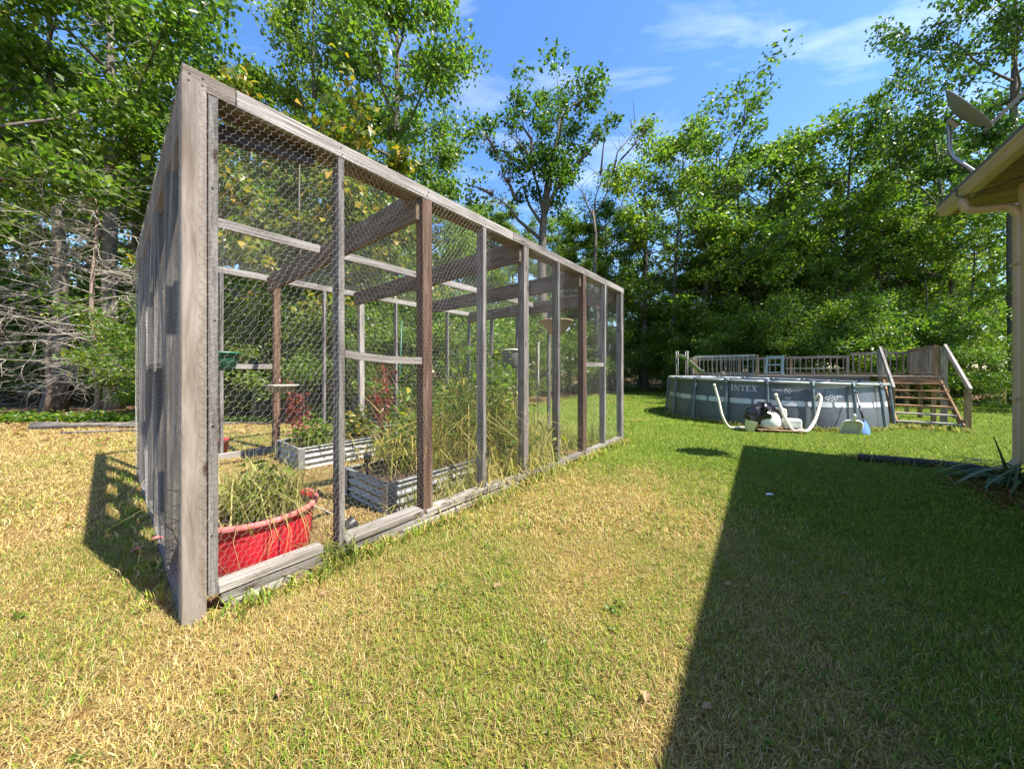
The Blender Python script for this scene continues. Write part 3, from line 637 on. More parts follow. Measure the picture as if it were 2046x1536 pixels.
    for i in range(nS):
        panel(EP(0.062 + i * (ELEN - 0.062) / nS, -0.004, 0.07), U, UP, (ELEN - 0.062) / nS / 0.686, 1.0, i % 2 == 1)
        panel(EP(i * ELEN / nS, EWID + 0.004, 0.05), U, UP, ELEN / nS / 0.686, 1.0, i % 2 == 0)
        for w0 in (0.0, 1.95): panel(EP(i * ELEN / nS, w0, EH + 0.003), U, W, ELEN / nS / 0.686, 1.95 / 2.54, i % 2 == 0)
    for i in range(6):
        panel(EP(-0.004, i * EWID / 6, 0.05), W, UP, EWID / 6 / 0.686, 1.0, i % 2 == 1)
        panel(EP(ELEN + 0.004, i * EWID / 6, 0.05), W, UP, EWID / 6 / 0.686, 1.0, i % 2 == 0)
build_enclosure()

# ------------------------------------------------------------------ leaves, weeds
def leaf_mesh(name, C, size, mat, parent=None, wid=0.62, droop=0.0, flat=0.55, rnd=None, rng=NP, M=None, fold=0.18, tip_dir=None):
    """C (n,3) leaf bases, two folded triangles each"""
    n = len(C); size = np.broadcast_to(size, (n,)) * rng.uniform(0.5, 1.45, n)
    nr = rng.normal(size=(n, 3)); nr[:, 2] = np.abs(nr[:, 2]) + flat; nr /= np.linalg.norm(nr, axis=1, keepdims=True)
    d = rng.normal(size=(n, 3)); d[:, 2] -= droop
    if tip_dir is not None: d = d * 0.5 + tip_dir
    d -= nr * (d * nr).sum(1, keepdims=True); d /= np.linalg.norm(d, axis=1, keepdims=True) + 1e-9
    s = np.cross(nr, d); L = size[:, None]
    b = C; t = C + d * L; l = C + d * L * 0.45 + s * L * wid * 0.5 + nr * L * fold; r = C + d * L * 0.45 - s * L * wid * 0.5 + nr * L * fold
    v = np.stack([b, l, t, r], 1).reshape(-1, 3); base = (np.arange(n) * 4)[:, None]
    loops = (base + np.array([0, 2, 1, 0, 3, 2])[None]).ravel().astype(np.int32)
    me = bpy.data.meshes.new(name); me.vertices.add(len(v)); me.vertices.foreach_set('co', v.ravel())
    me.loops.add(len(loops)); me.loops.foreach_set('vertex_index', loops); me.polygons.add(2 * n)
    me.polygons.foreach_set('loop_start', np.arange(0, 6 * n, 3, dtype=np.int32)); me.update()
    if rnd is None: rnd = rng.random(n)
    a = me.attributes.new('rnd', 'FLOAT', 'POINT'); a.data.foreach_set('value', np.repeat(rnd, 4).astype(np.float32))
    me.materials.append(mat); return link_mesh(name, me, parent, M)
def strands(name, root, n, spread, height, width, mat, parent, lean=0.5, rng=NP, shift=0.0, rndlo=0.0, rndhi=1.0):
    P = np.stack([root[0] + rng.normal(0, spread, n), root[1] + rng.normal(0, spread, n), np.full(n, root[2])], -1)
    return blades_mesh(name, P, rng.uniform(0, 6.28, n), height * rng.uniform(0.45, 1.25, n), width * rng.uniform(0.6, 1.5, n), np.clip(rng.normal(lean, 0.3, n), 0.05, 1.1), rng.uniform(rndlo, rndhi, n), 2, mat, parent, None, attr='rnd')

def weed(u, w, h, label, n=220, leafy=0, spread=0.12, mat=None, cat='weed', z=0.0, group='overgrown weeds in the enclosure', lo=0.0, hi=1.0, stems=5):
    p = EP(u, w, 0); p.z = gz(p.x, p.y) + z
    t = thing('weed_clump', p, label, cat, group)
    strands('blade_tuft', (p.x, p.y, p.z), int(n * 1.1), spread * 1.35, h * .9, 0.008, mat or m_straw, t, 0.85, rndlo=lo, rndhi=hi)
    mb = MB(); tops = []
    for k in range(stems):
        a = R.uniform(0, 6.28); d = R.uniform(0.05, 0.25) * h; b = p + Vector((math.cos(a), math.sin(a), 0)) * R.uniform(0, spread)
        e = b + Vector((math.cos(a) * d, math.sin(a) * d, h * R.uniform(0.75, 1.2))); mb.tube([b, b.lerp(e, 0.5) + Vector((R.uniform(-.02, .02), R.uniform(-.02, .02), 0.03)), e], [0.005, 0.004, 0.002], 5); tops.append((b, e))
    if tops: mb.build('stem', m_straw, t)
    if leafy:
        C = []
        for k in range(int(leafy * 3.2)):
            b, e = tops[k % len(tops)]; q = b.lerp(e, R.uniform(0.25, 1.0)); C.append((q.x + R.gauss(0, .09), q.y + R.gauss(0, .09), q.z + R.gauss(0, .06)))
        leaf_mesh('leaves', np.array(C), 0.08, m_leafbr if mat is None else mat, t, 0.5, 0.3)
    return t

# ------------------------------------------------------------------ things inside the enclosure
def build_tub():
    c = EP(0.395, 0.46, 0.0); t = thing('plant_tub', c, 'large red plastic tub overflowing with dry grass by the wire', 'tub')
    prof = [(0.001, 0.012), (0.282, 0.012), (0.292, 0.03), (0.305, 0.15), (0.316, 0.29), (0.32, 0.325)]
    inner = [(r - 0.008, z + 0.006) for r, z in reversed(prof)]
    mb = MB(); mb.lathe(c, prof + inner, 56); mb.build('tub_body', m_red, t)
    rim = [(0.320, 0.322), (0.338, 0.316), (0.342, 0.324), (0.340, 0.342), (0.332, 0.347), (0.316, 0.345), (0.312, 0.325)]
    mb = MB(); mb.lathe(c, rim + [rim[0]], 56); mb.build('rim', m_redrim, t)
    mb = MB(); mb.lathe(c, [(0.001, 0.30), (0.15, 0.305), (0.306, 0.295)], 32); mb.build('soil', m_soil, t)
    p = Vector((c.x, c.y, 0.30))
    w = thing('dry_grass_clump', p, 'pale green and straw grass clump growing out of the red tub', 'grass')
    o = strands('blade_tuft', p, 620, 0.12, 0.36, 0.006, m_straw, w, 0.9, rndlo=.3)
    C = []
    for k in range(80):
        a = R.uniform(0, 6.28); r = abs(R.gauss(0, 0.14)); C.append((p.x + r * math.cos(a), p.y + r * math.sin(a), p.z + R.uniform(0.06, 0.34) * (1 - r)))
    leaf_mesh('leaves', np.array(C), 0.075, m_straw, w, 0.45, 0.2, rnd=NP.uniform(0.1, 0.6, 80))
    # straw hanging over the side of the tub
    mb = MB()
    for k in range(24):
        a = R.gauss(math.atan2(-W.y, -W.x), 0.75); d = Vector((math.cos(a), math.sin(a), 0)); b = p + d * 0.25; L = R.uniform(0.12, 0.34)
        q = [b, p + d * 0.345 + Vector((0, 0, 0.075)), p + d * (0.39 + R.uniform(0, .05)) + Vector((R.uniform(-.03, .03), R.uniform(-.03, .03), -0.02)), p + d * (0.40 + R.uniform(0, .06)) + Vector((R.uniform(-.06, .06), R.uniform(-.06, .06), -L + 0.05))]
        mb.tube(q, [0.0018, 0.0016, 0.0014, 0.0008], 4, False)
    s = mb.build('hanging_straw', m_straw, w)
    a = s.data.attributes.new('rnd', 'FLOAT', 'POINT'); a.data.foreach_set('value', NP.uniform(0.7, 1.0, len(s.data.vertices)).astype(np.float32))
build_tub()

def build_bed(u0, u1, w0, w1, H, label):
    c = EP((u0 + u1) / 2, (w0 + w1) / 2, 0); b = thing('raised_bed', EP(u0, w0, gz(c.x, c.y)), label, 'raised bed')
    z0 = gz(c.x, c.y)
    def sheet(p, q, nrm):                     # corrugated side: ridges run along the sheet
        mb = MB(); k = 25; A = []
        for i in range(k):
            z = z0 - 0.01 + (H + 0.01) * i / (k - 1); off = 0.009 * math.cos(2 * math.pi * 3.5 * i / (k - 1)); A.append((z, off))
        for (z, off), (zz, of2) in zip(A, A[1:]):
            P = [Vector((p.x, p.y, z)) + nrm * off, Vector((q.x, q.y, z)) + nrm * off, Vector((q.x, q.y, zz)) + nrm * of2, Vector((p.x, p.y, zz)) + nrm * of2]
            mb.poly(P, True)
        mb.build('side_panel', m_galv, b)
    a, bb, cc, d = EP(u0, w0, 0), EP(u1, w0, 0), EP(u1, w1, 0), EP(u0, w1, 0)
    sheet(a, bb, -W); sheet(cc, d, W); sheet(d, a, -U); sheet(bb, cc, U)
    for p, su, sw in ((a, -1, -1), (bb, 1, -1), (cc, 1, 1), (d, -1, 1)):
        mb = MB(); q = p + U * su * 0.016 + W * sw * 0.016; q.z = z0 + H / 2 + 0.002
        mb.box(q - U * su * 0.035, (U, W, UP), (0.075, 0.006, H + 0.02), 0.002); mb.box(q - W * sw * 0.035, (U, W, UP), (0.006, 0.075, H + 0.024), 0.002); mb.build('corner_plate', m_galv, b)
    for p, q in ((a, bb), (bb, cc), (cc, d), (d, a)):
        mb = MB(); P = Vector((p.x, p.y, z0 + H + 0.006)); Q = Vector((q.x, q.y, z0 + H + 0.006)); mb.beam(P, Q, 0.035, 0.016, UP, 0.004); mb.build('top_edge', m_galv, b)
    mb = MB(); ctr = Vector((c.x, c.y, z0 + H - 0.09)); mb.box(ctr, (U, W, UP), (u1 - u0 - 0.03, w1 - w0 - 0.03, 0.12)); mb.build('soil', m_soil, b)
build_bed(1.27, 3.17, 0.40, 1.16, 0.25, 'galvanised corrugated raised bed beside the wire, choked with tall weeds')
build_bed(1.27, 3.17, 2.41, 3.21, 0.25, 'galvanised corrugated raised bed near the back posts, with low plants')

def hang_pot(p, r, h, mat, label, wires=3, top=None, rimmat=None, taper=0.72):
    t = thing('hanging_planter', p, label, 'planter', 'planters hung in the enclosure')
    prof = [(0.001, 0), (r * taper * 0.8, 0), (r * taper, h * 0.1), (r * 0.95, h * 0.85), (r, h), (r - 0.012, h), (r * taper * 0.9, h * 0.2), (0.001, h * 0.15)]
    mb = MB(); mb.lathe(p, prof, 28); pt = mb.build('pot', mat, t)
    mb = MB(); mb.lathe(V3(p) + Vector((0, 0, h)), [(r - 0.014, -0.012), (r + 0.012, -0.012), (r + 0.014, 0.008), (r - 0.01, 0.008), (r - 0.014, -0.012)], 28); mb.build('rim', rimmat or mat, pt)
    mb = MB(); mb.lathe(V3(p) + Vector((0, 0, h * 0.86)), [(0.001, 0.004), (r * 0.93, 0)], 20); mb.build('soil', m_soil, t)
    apex = Vector((p[0], p[1], top if top else p[2] + h + 0.35))
    for k in range(wires):
        a = 2.1 * k + 0.4; mb = MB(); mb.tube([V3(p) + Vector((r * math.cos(a), r * math.sin(a), h)), apex + Vector((0, 0, -0.05))], 0.0015, 5); mb.build('hanger_wire', m_black, t)
    mb = MB(); mb.tube([apex + Vector((0, 0, -0.06)), apex], 0.004, 5); mb.build('hook', m_steel, t)
    return t
hang_pot(ray(447, 740, 3.05), 0.115, 0.16, m_greenpl, 'dark green plastic pot hung behind the corner stud', top=2.52)
hang_pot(ray(563, 783, 4.55), 0.19, 0.09, m_hand, 'shallow pale dish planter hung before a brown back post', top=2.45, taper=0.8)
hang_pot(ray(1022, 735, 5.6), 0.17, 0.30, m_potgrey, 'deep grey pot hung among the tall weeds', top=2.40, rimmat=m_white, taper=0.85)
hang_pot(ray(1112, 668, 6.2), 0.30, 0.24, m_wicker, 'wide brown coir basket hung near the far posts', top=2.42, taper=0.45)

for (u, w, h, lab, kw) in (
    (1.75, 0.75, 0.75, 'yellow green grass clump at the near end of the weedy bed', dict(z=.22, n=260, leafy=60)),
    (2.15, 0.80, 1.00, 'tall tangled weed mid-way along the weedy bed', dict(z=.22, n=330, leafy=90)),
    (2.55, 0.70, 1.15, 'tallest seeding weed in the bed beside the wire', dict(z=.22, n=360, leafy=110)),
    (2.95, 0.65, 1.05, 'straw and green weed at the far end of the weedy bed', dict(z=.22, n=340, leafy=80)),
    (3.35, 0.55, 0.85, 'loose dry weed clump just past the weedy bed', dict(n=300, lo=.3)),
    (3.75, 0.60, 0.70, 'dry grassy weed clump leaning on the wire', dict(n=260, lo=.3)),
    (4.4, 0.5, 0.42, 'short green weed clump by the brown side post', dict(n=200, hi=.5)),
    (5.0, 0.35, 0.40, 'short green weed clump near the far corner', dict(n=200, hi=.5)),
    (3.7, 1.5, 0.75, 'leafy weed on the path between the far beds', dict(n=160, leafy=120, hi=.6)),
    (2.9, 1.6, 0.85, 'leafy yellow green weed between the two beds', dict(n=150, leafy=140, hi=.7)),
    (1.55, 2.65, 0.30, 'low green plant at the near end of the back bed', dict(z=.22, n=150, leafy=60, hi=.5)),
    (2.2, 2.85, 0.32, 'low yellow flowering plant in the back bed', dict(z=.22, n=90, leafy=120, mat=m_leafyl)),
    (3.6, 2.6, 0.80, 'leafy green weed past the end of the back bed', dict(n=140, leafy=160, hi=.6)),
    (4.3, 2.2, 0.95, 'bushy green weed in the far half of the enclosure', dict(n=160, leafy=170, hi=.6)),
    (4.9, 2.9, 0.9, 'bushy yellow green weed close to the far wall', dict(n=160, leafy=170, hi=.8)),
    (2.6, 1.05, 0.9, 'straggling straw weed on the inner edge of the weedy bed', dict(z=.22, n=280, lo=.2, leafy=50)),
    (1.45, 0.24, 0.26, 'dry grass tuft before the near corner of the weedy bed', dict(n=110, lo=.35, stems=2, spread=.09)),
    (1.80, 0.22, 0.36, 'dry weed between the bed and the brown post', dict(n=130, lo=.3, stems=3, spread=.10)),
    (2.20, 0.24, 0.50, 'yellow grass weed spilling between bed and sill', dict(n=170, lo=.25, spread=.11)),
    (2.62, 0.22, 0.62, 'straw weed pressed against the wire past the brown post', dict(n=190, lo=.2, leafy=25, spread=.11)),
    (3.02, 0.22, 0.72, 'seeding straw weed against the wire by the pale post', dict(n=200, lo=.3, leafy=20, spread=.12)),
    (2.4, 2.2, 0.42, 'green weed on the path side of the back bed', dict(n=130, leafy=40, hi=.6)),
    (0.95, 2.6, 0.22, 'short dry tuft on the straw floor before the back bed', dict(n=90, lo=.4, stems=1)),
    (1.9, 1.6, 0.2, 'short straw tuft on the path between the beds', dict(n=90, lo=.4, stems=1)),
    (0.72, 0.02, 0.22, 'green grass tuft in the gap of the sill boards', dict(n=140, hi=.35, spread=.05, stems=0)),
):
    weed(u, w, h, lab, **kw)
def red_weed(px, py, Y, h, label):
    p = ray(px, py, Y); p.z = gz(p.x, p.y) + (0.16 if label.find('bed') >= 0 else 0); t = thing('red_stemmed_weed', p, label, 'weed', 'red stemmed weeds in the enclosure')
    mb = MB(); C = []
    for k in range(4):
        a = R.uniform(0, 6.28); e = p + Vector((math.cos(a) * h * .12, math.sin(a) * h * .12, h * R.uniform(.8, 1.1)))
        mb.tube([p, p.lerp(e, .5) + Vector((R.uniform(-.02, .02), 0, 0)), e], [.007, .005, .002], 5)
        for j in range(7):
            q = p.lerp(e, R.uniform(.3, .95)); a2 = R.uniform(0, 6.28); f = q + Vector((math.cos(a2) * .12, math.sin(a2) * .12, .08)); mb.tube([q, f], [.003, .0015], 4, False)
            for i in range(5): C.append(tuple(q.lerp(f, R.uniform(.3, 1.1)) + Vector((R.gauss(0, .02), R.gauss(0, .02), R.gauss(0, .02)))))
    mb.build('stem', m_leafred, t); leaf_mesh('leaves', np.array(C), 0.05, m_leafred, t, .45, .4)
red_weed(600, 905, 4.6, 0.85, 'red stemmed weed beside the brown back post')
red_weed(765, 905, 4.3, 1.0, 'tall red stemmed weed growing out of the back bed')
red_weed(590, 880, 5.0, 1.0, 'dark red branching weed near the back rail')
red_weed(780, 860, 4.7, 1.15, 'tallest red stemmed weed in the back bed')
red_weed(905, 870, 5.4, 1.1, 'rusty red stemmed weed beyond the brown side post')

def small_stuff():
    # hose timers / black garden lights
    def lamp(px, py, Y, s, label):
        p = ray(px, py, Y); p.z = max(gz(p.x, p.y), p.z - 0.02) if s > 1 else p.z
        t = thing('garden_light', p, label, 'garden light', 'black garden lights')
        mb = MB(); mb.lathe(p, [(0.008, -0.12), (0.008, 0.0), (0.028, 0.005), (0.034, 0.05), (0.03, 0.085), (0.012, 0.095)], 12, cap=True); mb.build('lamp_head', m_black, t)
        return t
    lamp(618, 893, 4.38, 1, 'round black garden light on the rim of the back bed')
    lamp(734, 925, 3.05, 1, 'black garden light clipped to the near corner of the weedy bed')
    p = EP(0.93, 0.36, 0.005); t = thing('garden_spotlight', p, 'fallen black garden spotlight on the straw floor', 'garden light')
    mb = MB(); mb.lathe(p + Vector((0, 0, 0.035)), [(0.03, -0.05), (0.04, -0.02), (0.055, 0.05), (0.05, 0.055), (0.01, 0.03)], 14, (U + UP * 0.5), True); mb.build('lamp_head', m_black, t)
    mb = MB(); mb.tube([p + Vector((0, 0, .02)), p + W * 0.1 + Vector((0, 0, .012)), p + W * 0.2 + U * .05 + Vector((0, 0, .008))], 0.008, 6); mb.build('ground_spike', m_black, t)
    # stakes
    s = thing('garden_stake', EP(2.95, 2.95, 0), 'thin green garden stake standing in the back bed', 'garden stake'); mb = MB(); b = EP(2.95, 2.95, 0.12); mb.tube([b, b + Vector((0.02, 0, 1.0)), b + Vector((0.05, 0.02, 1.95))], 0.011, 7); mb.build('stake', m_greenpl, s)
    s = thing('white_pole', EP(4.6, 1.2, gz(*EP(4.6, 1.2, 0)[:2])), 'slim white plastic pole standing upright among the weeds', 'pole'); b = EP(4.6, 1.2, gz(*EP(4.6, 1.2, 0)[:2]) - .02); mb = MB(); mb.tube([b, b + Vector((0.01, 0, 1.75))], 0.014, 8); mb.build('pole_shaft', m_hand, s)
    s = thing('dry_cane', EP(0.45, 0.75, 0.004), 'thin pale dry cane lying across the straw floor', 'cane'); mb = MB(); mb.tube([EP(0.55, 0.80, 0.30), EP(0.8, 0.55, 0.17), EP(1.02, 0.30, 0.012)], [0.006, 0.006, 0.004], 6); mb.tube([EP(0.55, 0.80, 0.30), EP(0.55, 0.80, 0.0)], .005, 5); mb.build('cane_shaft', m_dead, s)
    # garden hose, coiled on the back bed
    s = thing('garden_hose', EP(2.7, 2.9, 0.16), 'dark green garden hose heaped on the back bed', 'hose'); mb = MB(); pts = []
    for k in range(70):
        a = k * 0.42; r = 0.17 + 0.03 * math.sin(k * .7); pts.append(EP(2.7 + r * math.cos(a), 2.9 + r * math.sin(a), 0.18 + 0.0028 * k + .01 * math.sin(k)))
    mb.tube(pts, 0.011, 6); mb.build('hose_coil', m_greenpl, s)
    p = ray(438, 905, 4.75); p.z = gz(p.x, p.y); s = thing('red_bucket', p, 'small red bucket standing on the back sill board', 'bucket'); mb = MB(); mb.lathe(p, [(0.001, 0.003), (0.085, 0.003), (0.11, 0.22), (0.116, 0.225), (0.104, 0.225), (0.08, 0.02), (0.001, 0.02)], 20); mb.build('bucket_body', m_red, s)
    mb = MB(); mb.tube([p + Vector((0.11 * math.cos(a), 0, 0.22 + 0.10 * math.sin(a))) for a in [math.pi * k / 10 for k in range(11)]], 0.003, 5); mb.build('handle', m_steel, s)
small_stuff()

# ------------------------------------------------------------------ above-ground pool
PC = Vector((8.22, 10.96, -0.29)); PR = 2.74; PH = 1.25; NPOST = 19; PH0 = -105.4
m_liner = None
def build_pool():
    m, nt, b = nmat('pool_liner'); c = coords(nt, 'Object', (1, 1, 1)); f = noise(nt, c.outputs[0], 3.0, 5)
    f2 = noise(nt, coords(nt, 'Object', (1.5, 1.5, 0.4)).outputs[0], 6, 5)
    r = ramp(nt, f, [(0.3, (0.085, 0.096, 0.112)), (0.7, (0.115, 0.128, 0.145))]); r2 = ramp(nt, f2, [(0.3, (0.85, 0.85, 0.85)), (0.7, (1.1, 1.1, 1.1))])
    nt.links.new(mul(nt, r.outputs[0], r2.outputs[0]), b.inputs['Base Color']); b.inputs['Roughness'].default_value = 0.42; bump(nt, b, f2, 0.12, 0.01)
    mpost = plain('pool_frame_paint', (0.13, 0.165, 0.18), 0.35, 0.2, var=0.12, scale=6, bmp=0.03); mrail = plain('pool_rail_paint', (0.40, 0.42, 0.42), 0.35, 0.2, var=0.12, scale=6, bmp=0.03)
    mwhite = plain('pool_print_white', (0.50, 0.51, 0.52), 0.45, var=0.07, scale=6, bmp=0); mprint2 = plain('pool_print_grey', (0.40, 0.42, 0.45), 0.45, var=0.05, scale=6, bmp=0)
    t = thing('swimming_pool', PC, 'round dark grey above-ground pool with a dashed white band', 'pool')
    step = 2 * math.pi / NPOST; p0 = math.radians(PH0)
    def top_z(a): return PH - 0.075 * math.cos(a - math.radians(-30)) - 0.03
    def wall_pt(a, s, off=0.0):               # s 0..1 up the wall
        fr = ((a - p0) / step) % 1.0; bul = (math.sin(math.pi * fr) ** 0.7) * 0.085 * (math.sin(math.pi * min(1, s * 1.02 + 0.12)) ** 0.8) * (1 - 0.55 * s)
        r = PR - 0.035 + bul + off + 0.05 * (1 - s) ** 2
        return PC + Vector((r * math.cos(a), r * math.sin(a), top_z(a) * s))
    na, ns = NPOST * 14, 22; mb = MB(); vs = []; fs = []
    for j in range(ns + 1):
        for i in range(na): vs.append(wall_pt(p0 + 2 * math.pi * i / na, j / ns))
    for j in range(ns):
        for i in range(na): a = j * na + i; bq = j * na + (i + 1) % na; fs.append((a, bq, bq + na, a + na))
    mb.mesh(vs, fs, True); mb.build('liner_wall', m, t)
    # frame posts and top rails
    for k in range(NPOST):
        a = p0 + step * k; d = Vector((math.cos(a), math.sin(a), 0)); tz = top_z(a); e = Vector((-math.sin(a), math.cos(a), 0))
        mb = MB(); mb.tube([PC + d * (PR + 0.15) + UP * 0.0, PC + d * (PR + 0.13) + UP * 0.12, PC + d * (PR + 0.055) + UP * (tz - 0.25), PC + d * (PR + 0.03) + UP * tz], 0.034, 10); fp = mb.build('frame_post', mpost, t)
        mb = MB(); mb.tube([PC + d * (PR + 0.03) - e * 0.06 + UP * (tz + .004), PC + d * (PR + 0.03) + e * 0.06 + UP * (tz + .004)], 0.043, 10); mb.tube([PC + d * (PR + 0.03) + UP * tz, PC + d * (PR + 0.05) + UP * (tz - 0.12)], 0.041, 10); mb.build('rail_joint', mpost, fp)
        a2 = a + step; pts = []
        for i in range(5):
            q = a + (step) * (0.06 + 0.88 * i / 4); pts.append(PC + Vector(((PR + 0.03) * math.cos(q), (PR + 0.03) * math.sin(q), top_z(q))))
        mb = MB(); mb.tube(pts, 0.033, 10); mb.build('top_rail', mrail, t)
        mb = MB(); mb.box(PC + d * (PR + 0.15) + UP * 0.012, (d, e, UP), (0.16, 0.10, 0.02), 0.004); mb.build('post_foot', mpost, fp)
    # water
    mw, ntw, bw = nmat('pool_water'); bw.inputs['Base Color'].default_value = (0.03, 0.10, 0.10, 1); bw.inputs['Roughness'].default_value = 0.05; bw.inputs['Transmission Weight'].default_value = 0.0
    bump(ntw, bw, noise(ntw, coords(ntw).outputs[0], 3, 3), 0.15, 0.02)
    mb = MB(); mb.lathe(PC + UP * (PH - 0.27), [(0.001, 0.0), (PR - 0.06, 0.0)], 48); mb.build('water', mw, t)
    # printed band of rounded dashes, laid 3 mm proud of the liner
    def decal(name, outline_st, mat):         # outline in (angle, s)
        mb = MB(); mb.poly([wall_pt(a, s, 0.006) for a, s in outline_st]); return mb.build(name, mat, t)
    dash = math.radians(10.6); gap = math.radians(1.0); a = math.radians(-200); q = 0
    while a < math.radians(-40):
        s0, s1 = 0.505, 0.615; mb = MB(); n = 18; lo, hi = [], []
        for i in range(n + 1):
            f = i / n; d = min(f, 1 - f) * dash / math.radians(0.45); k = 1 if d >= 1 else math.sqrt(max(0, 1 - (1 - d) ** 2)); m_ = (s0 + s1) / 2; hh = (s1 - s0) / 2 * (0.55 + 0.45 * k)
            lo.append(wall_pt(a + dash * f, m_ - hh, 0.005)); hi.append(wall_pt(a + dash * f, m_ + hh, 0.005))
        for i in range(n): mb.poly([lo[i], lo[i + 1], hi[i + 1], hi[i]], True)
        mb.build('band_dash', mwhite, t); a += dash + gap
    # lettering with slab serifs, strokes as quads in letter space (x right, y up)
    def strokes(ch):
        T = 0.20; s = 0.07; L = []
        ser = lambda x, y, w=0.42: L.append([(x - w / 2, y), (x + w / 2, y), (x + w / 2, y + s), (x - w / 2, y + s)])
        if ch == 'I': L.append([(.15, 0), (.35, 0), (.35, 1), (.15, 1)]); ser(.25, 0, .5); ser(.25, .93, .5); w = .5
        if ch == 'N': L += [[(.1, 0), (.2, 0), (.2, 1), (.1, 1)], [(.72, 0), (.82, 0), (.82, 1), (.72, 1)], [(.1, 1), (.32, 1), (.82, 0), (.62, 0)]]; ser(.15, 0, .34); ser(.77, .93, .34); ser(.12, .93, .24); w = .92
        if ch == 'T': L += [[(.32, 0), (.54, 0), (.54, 1), (.32, 1)], [(0, .90), (.86, .90), (.86, 1), (0, 1)], [(0, .72), (.07, .72), (.09, .9), (0, .9)], [(.79, .72), (.86, .72), (.86, .9), (.77, .9)]]; ser(.43, 0, .46); w = .86
        if ch == 'E': L += [[(.1, 0), (.32, 0), (.32, 1), (.1, 1)], [(0, 0), (.75, 0), (.75, .1), (0, .1)], [(0, .9), (.72, .9), (.72, 1), (0, 1)], [(.3, .46), (.55, .46), (.55, .55), (.3, .55)], [(.68, .1), (.75, .1), (.75, .3), (.70, .3)], [(.65, .72), (.72, .72), (.72, .9), (.63, .9)]]; w = .78
        if ch == 'X': L += [[(.08, 1), (.34, 1), (.86, 0), (.60, 0)], [(.62, 1), (.74, 1), (.24, 0), (.12, 0)]]; ser(.2, .93, .42); ser(.7, .93, .36); ser(.72, 0, .42); ser(.18, 0, .36); w = .92
        return L, w
    sc = 0.155; a0 = math.radians(-141.6); x = 0.0; s_base = 0.775
    for ch in 'INTEX':
        L, w = strokes(ch); mb = MB()
        for qd in L:
            (xa, ya), (xb, yb), (xc, yc), (xd, yd) = qd
            mb.poly([wall_pt(a0 + (x + px_) * sc * 0.93 / PR, s_base + py_ * sc / PH, 0.007) for px_, py_ in qd])
        mb.build('letter', mwhite, t); x += w + 0.07
    for xx in (0.04, 0.13): decal('letter_mark', [(a0 + (x + xx + i * .05) * sc * 0.93 / PR, s_base + jj * sc / PH) for i, jj in ((0, .9), (1, .9), (1, 1.0), (0, 1.0))], mwhite)
    def ringd(a, s, r, w, mat, n=22):
        mb = MB()
        for i in range(n):
            t0, t1 = 2 * math.pi * i / n, 2 * math.pi * (i + 1) / n
            mb.poly([wall_pt(a + rr * math.cos(tt) / PR, s + rr * math.sin(tt) / PH, 0.006) for rr, tt in ((r - w, t0), (r, t0), (r, t1), (r - w, t1))])
        return mb.build('warning_ring', mat, t)
    def bars(a, s, spec, mat):
        for (dx, ds, w, h) in spec: decal('print_bar', [(a + (dx + i * w) / PR, s + (ds + j * h) / PH) for i, j in ((0, 0), (1, 0), (1, 1), (0, 1))], mat)
    for ac in (-122.3, -104.2):
        aa = math.radians(ac); ringd(aa + 0.012, 0.83, 0.032, 0.009, mwhite)
        bars(aa, 0.815, [(0.055 + i * 0.034, 0, 0.024, 0.028) for i in range(5)], mwhite); ringd(aa + 0.045, 0.74, 0.012, 0.006, mwhite, 10)
    aa = math.radians(-115.6); ringd(aa, 0.815, 0.072, 0.012, mwhite)
    decal('warning_bar', [(aa + i / PR, 0.815 + j / PH) for i, j in ((-.045, .03), (-.03, .045), (.045, -.03), (.03, -.045))], mwhite); bars(aa, 0.64, [(-0.06, 0, 0.12, 0.012), (-0.06, 0.025, 0.12, 0.012), (-0.06, 0.05, 0.12, 0.012)], mwhite)
    for ac, sv in ((-97.6, .815), (-95.4, .815), (-98.6, .70), (-96.6, .73), (-94.6, .70), (-97.6, .64), (-95.6, .64)): ringd(math.radians(ac), sv, 0.045, 0.011, mwhite)
    bars(math.radians(-94.2), 0.72, [(0.02, 0, 0.11, 0.01), (0.02, 0.02, 0.13, 0.01)], mwhite)
    # arrow shape by the left hose
    aa = math.radians(-147.5); decal('arrow_print', [(aa, .86), (aa + .012, .86), (aa + .03, .82), (aa + .012, .78), (aa, .78), (aa + .018, .82)], mwhite)
build_pool()

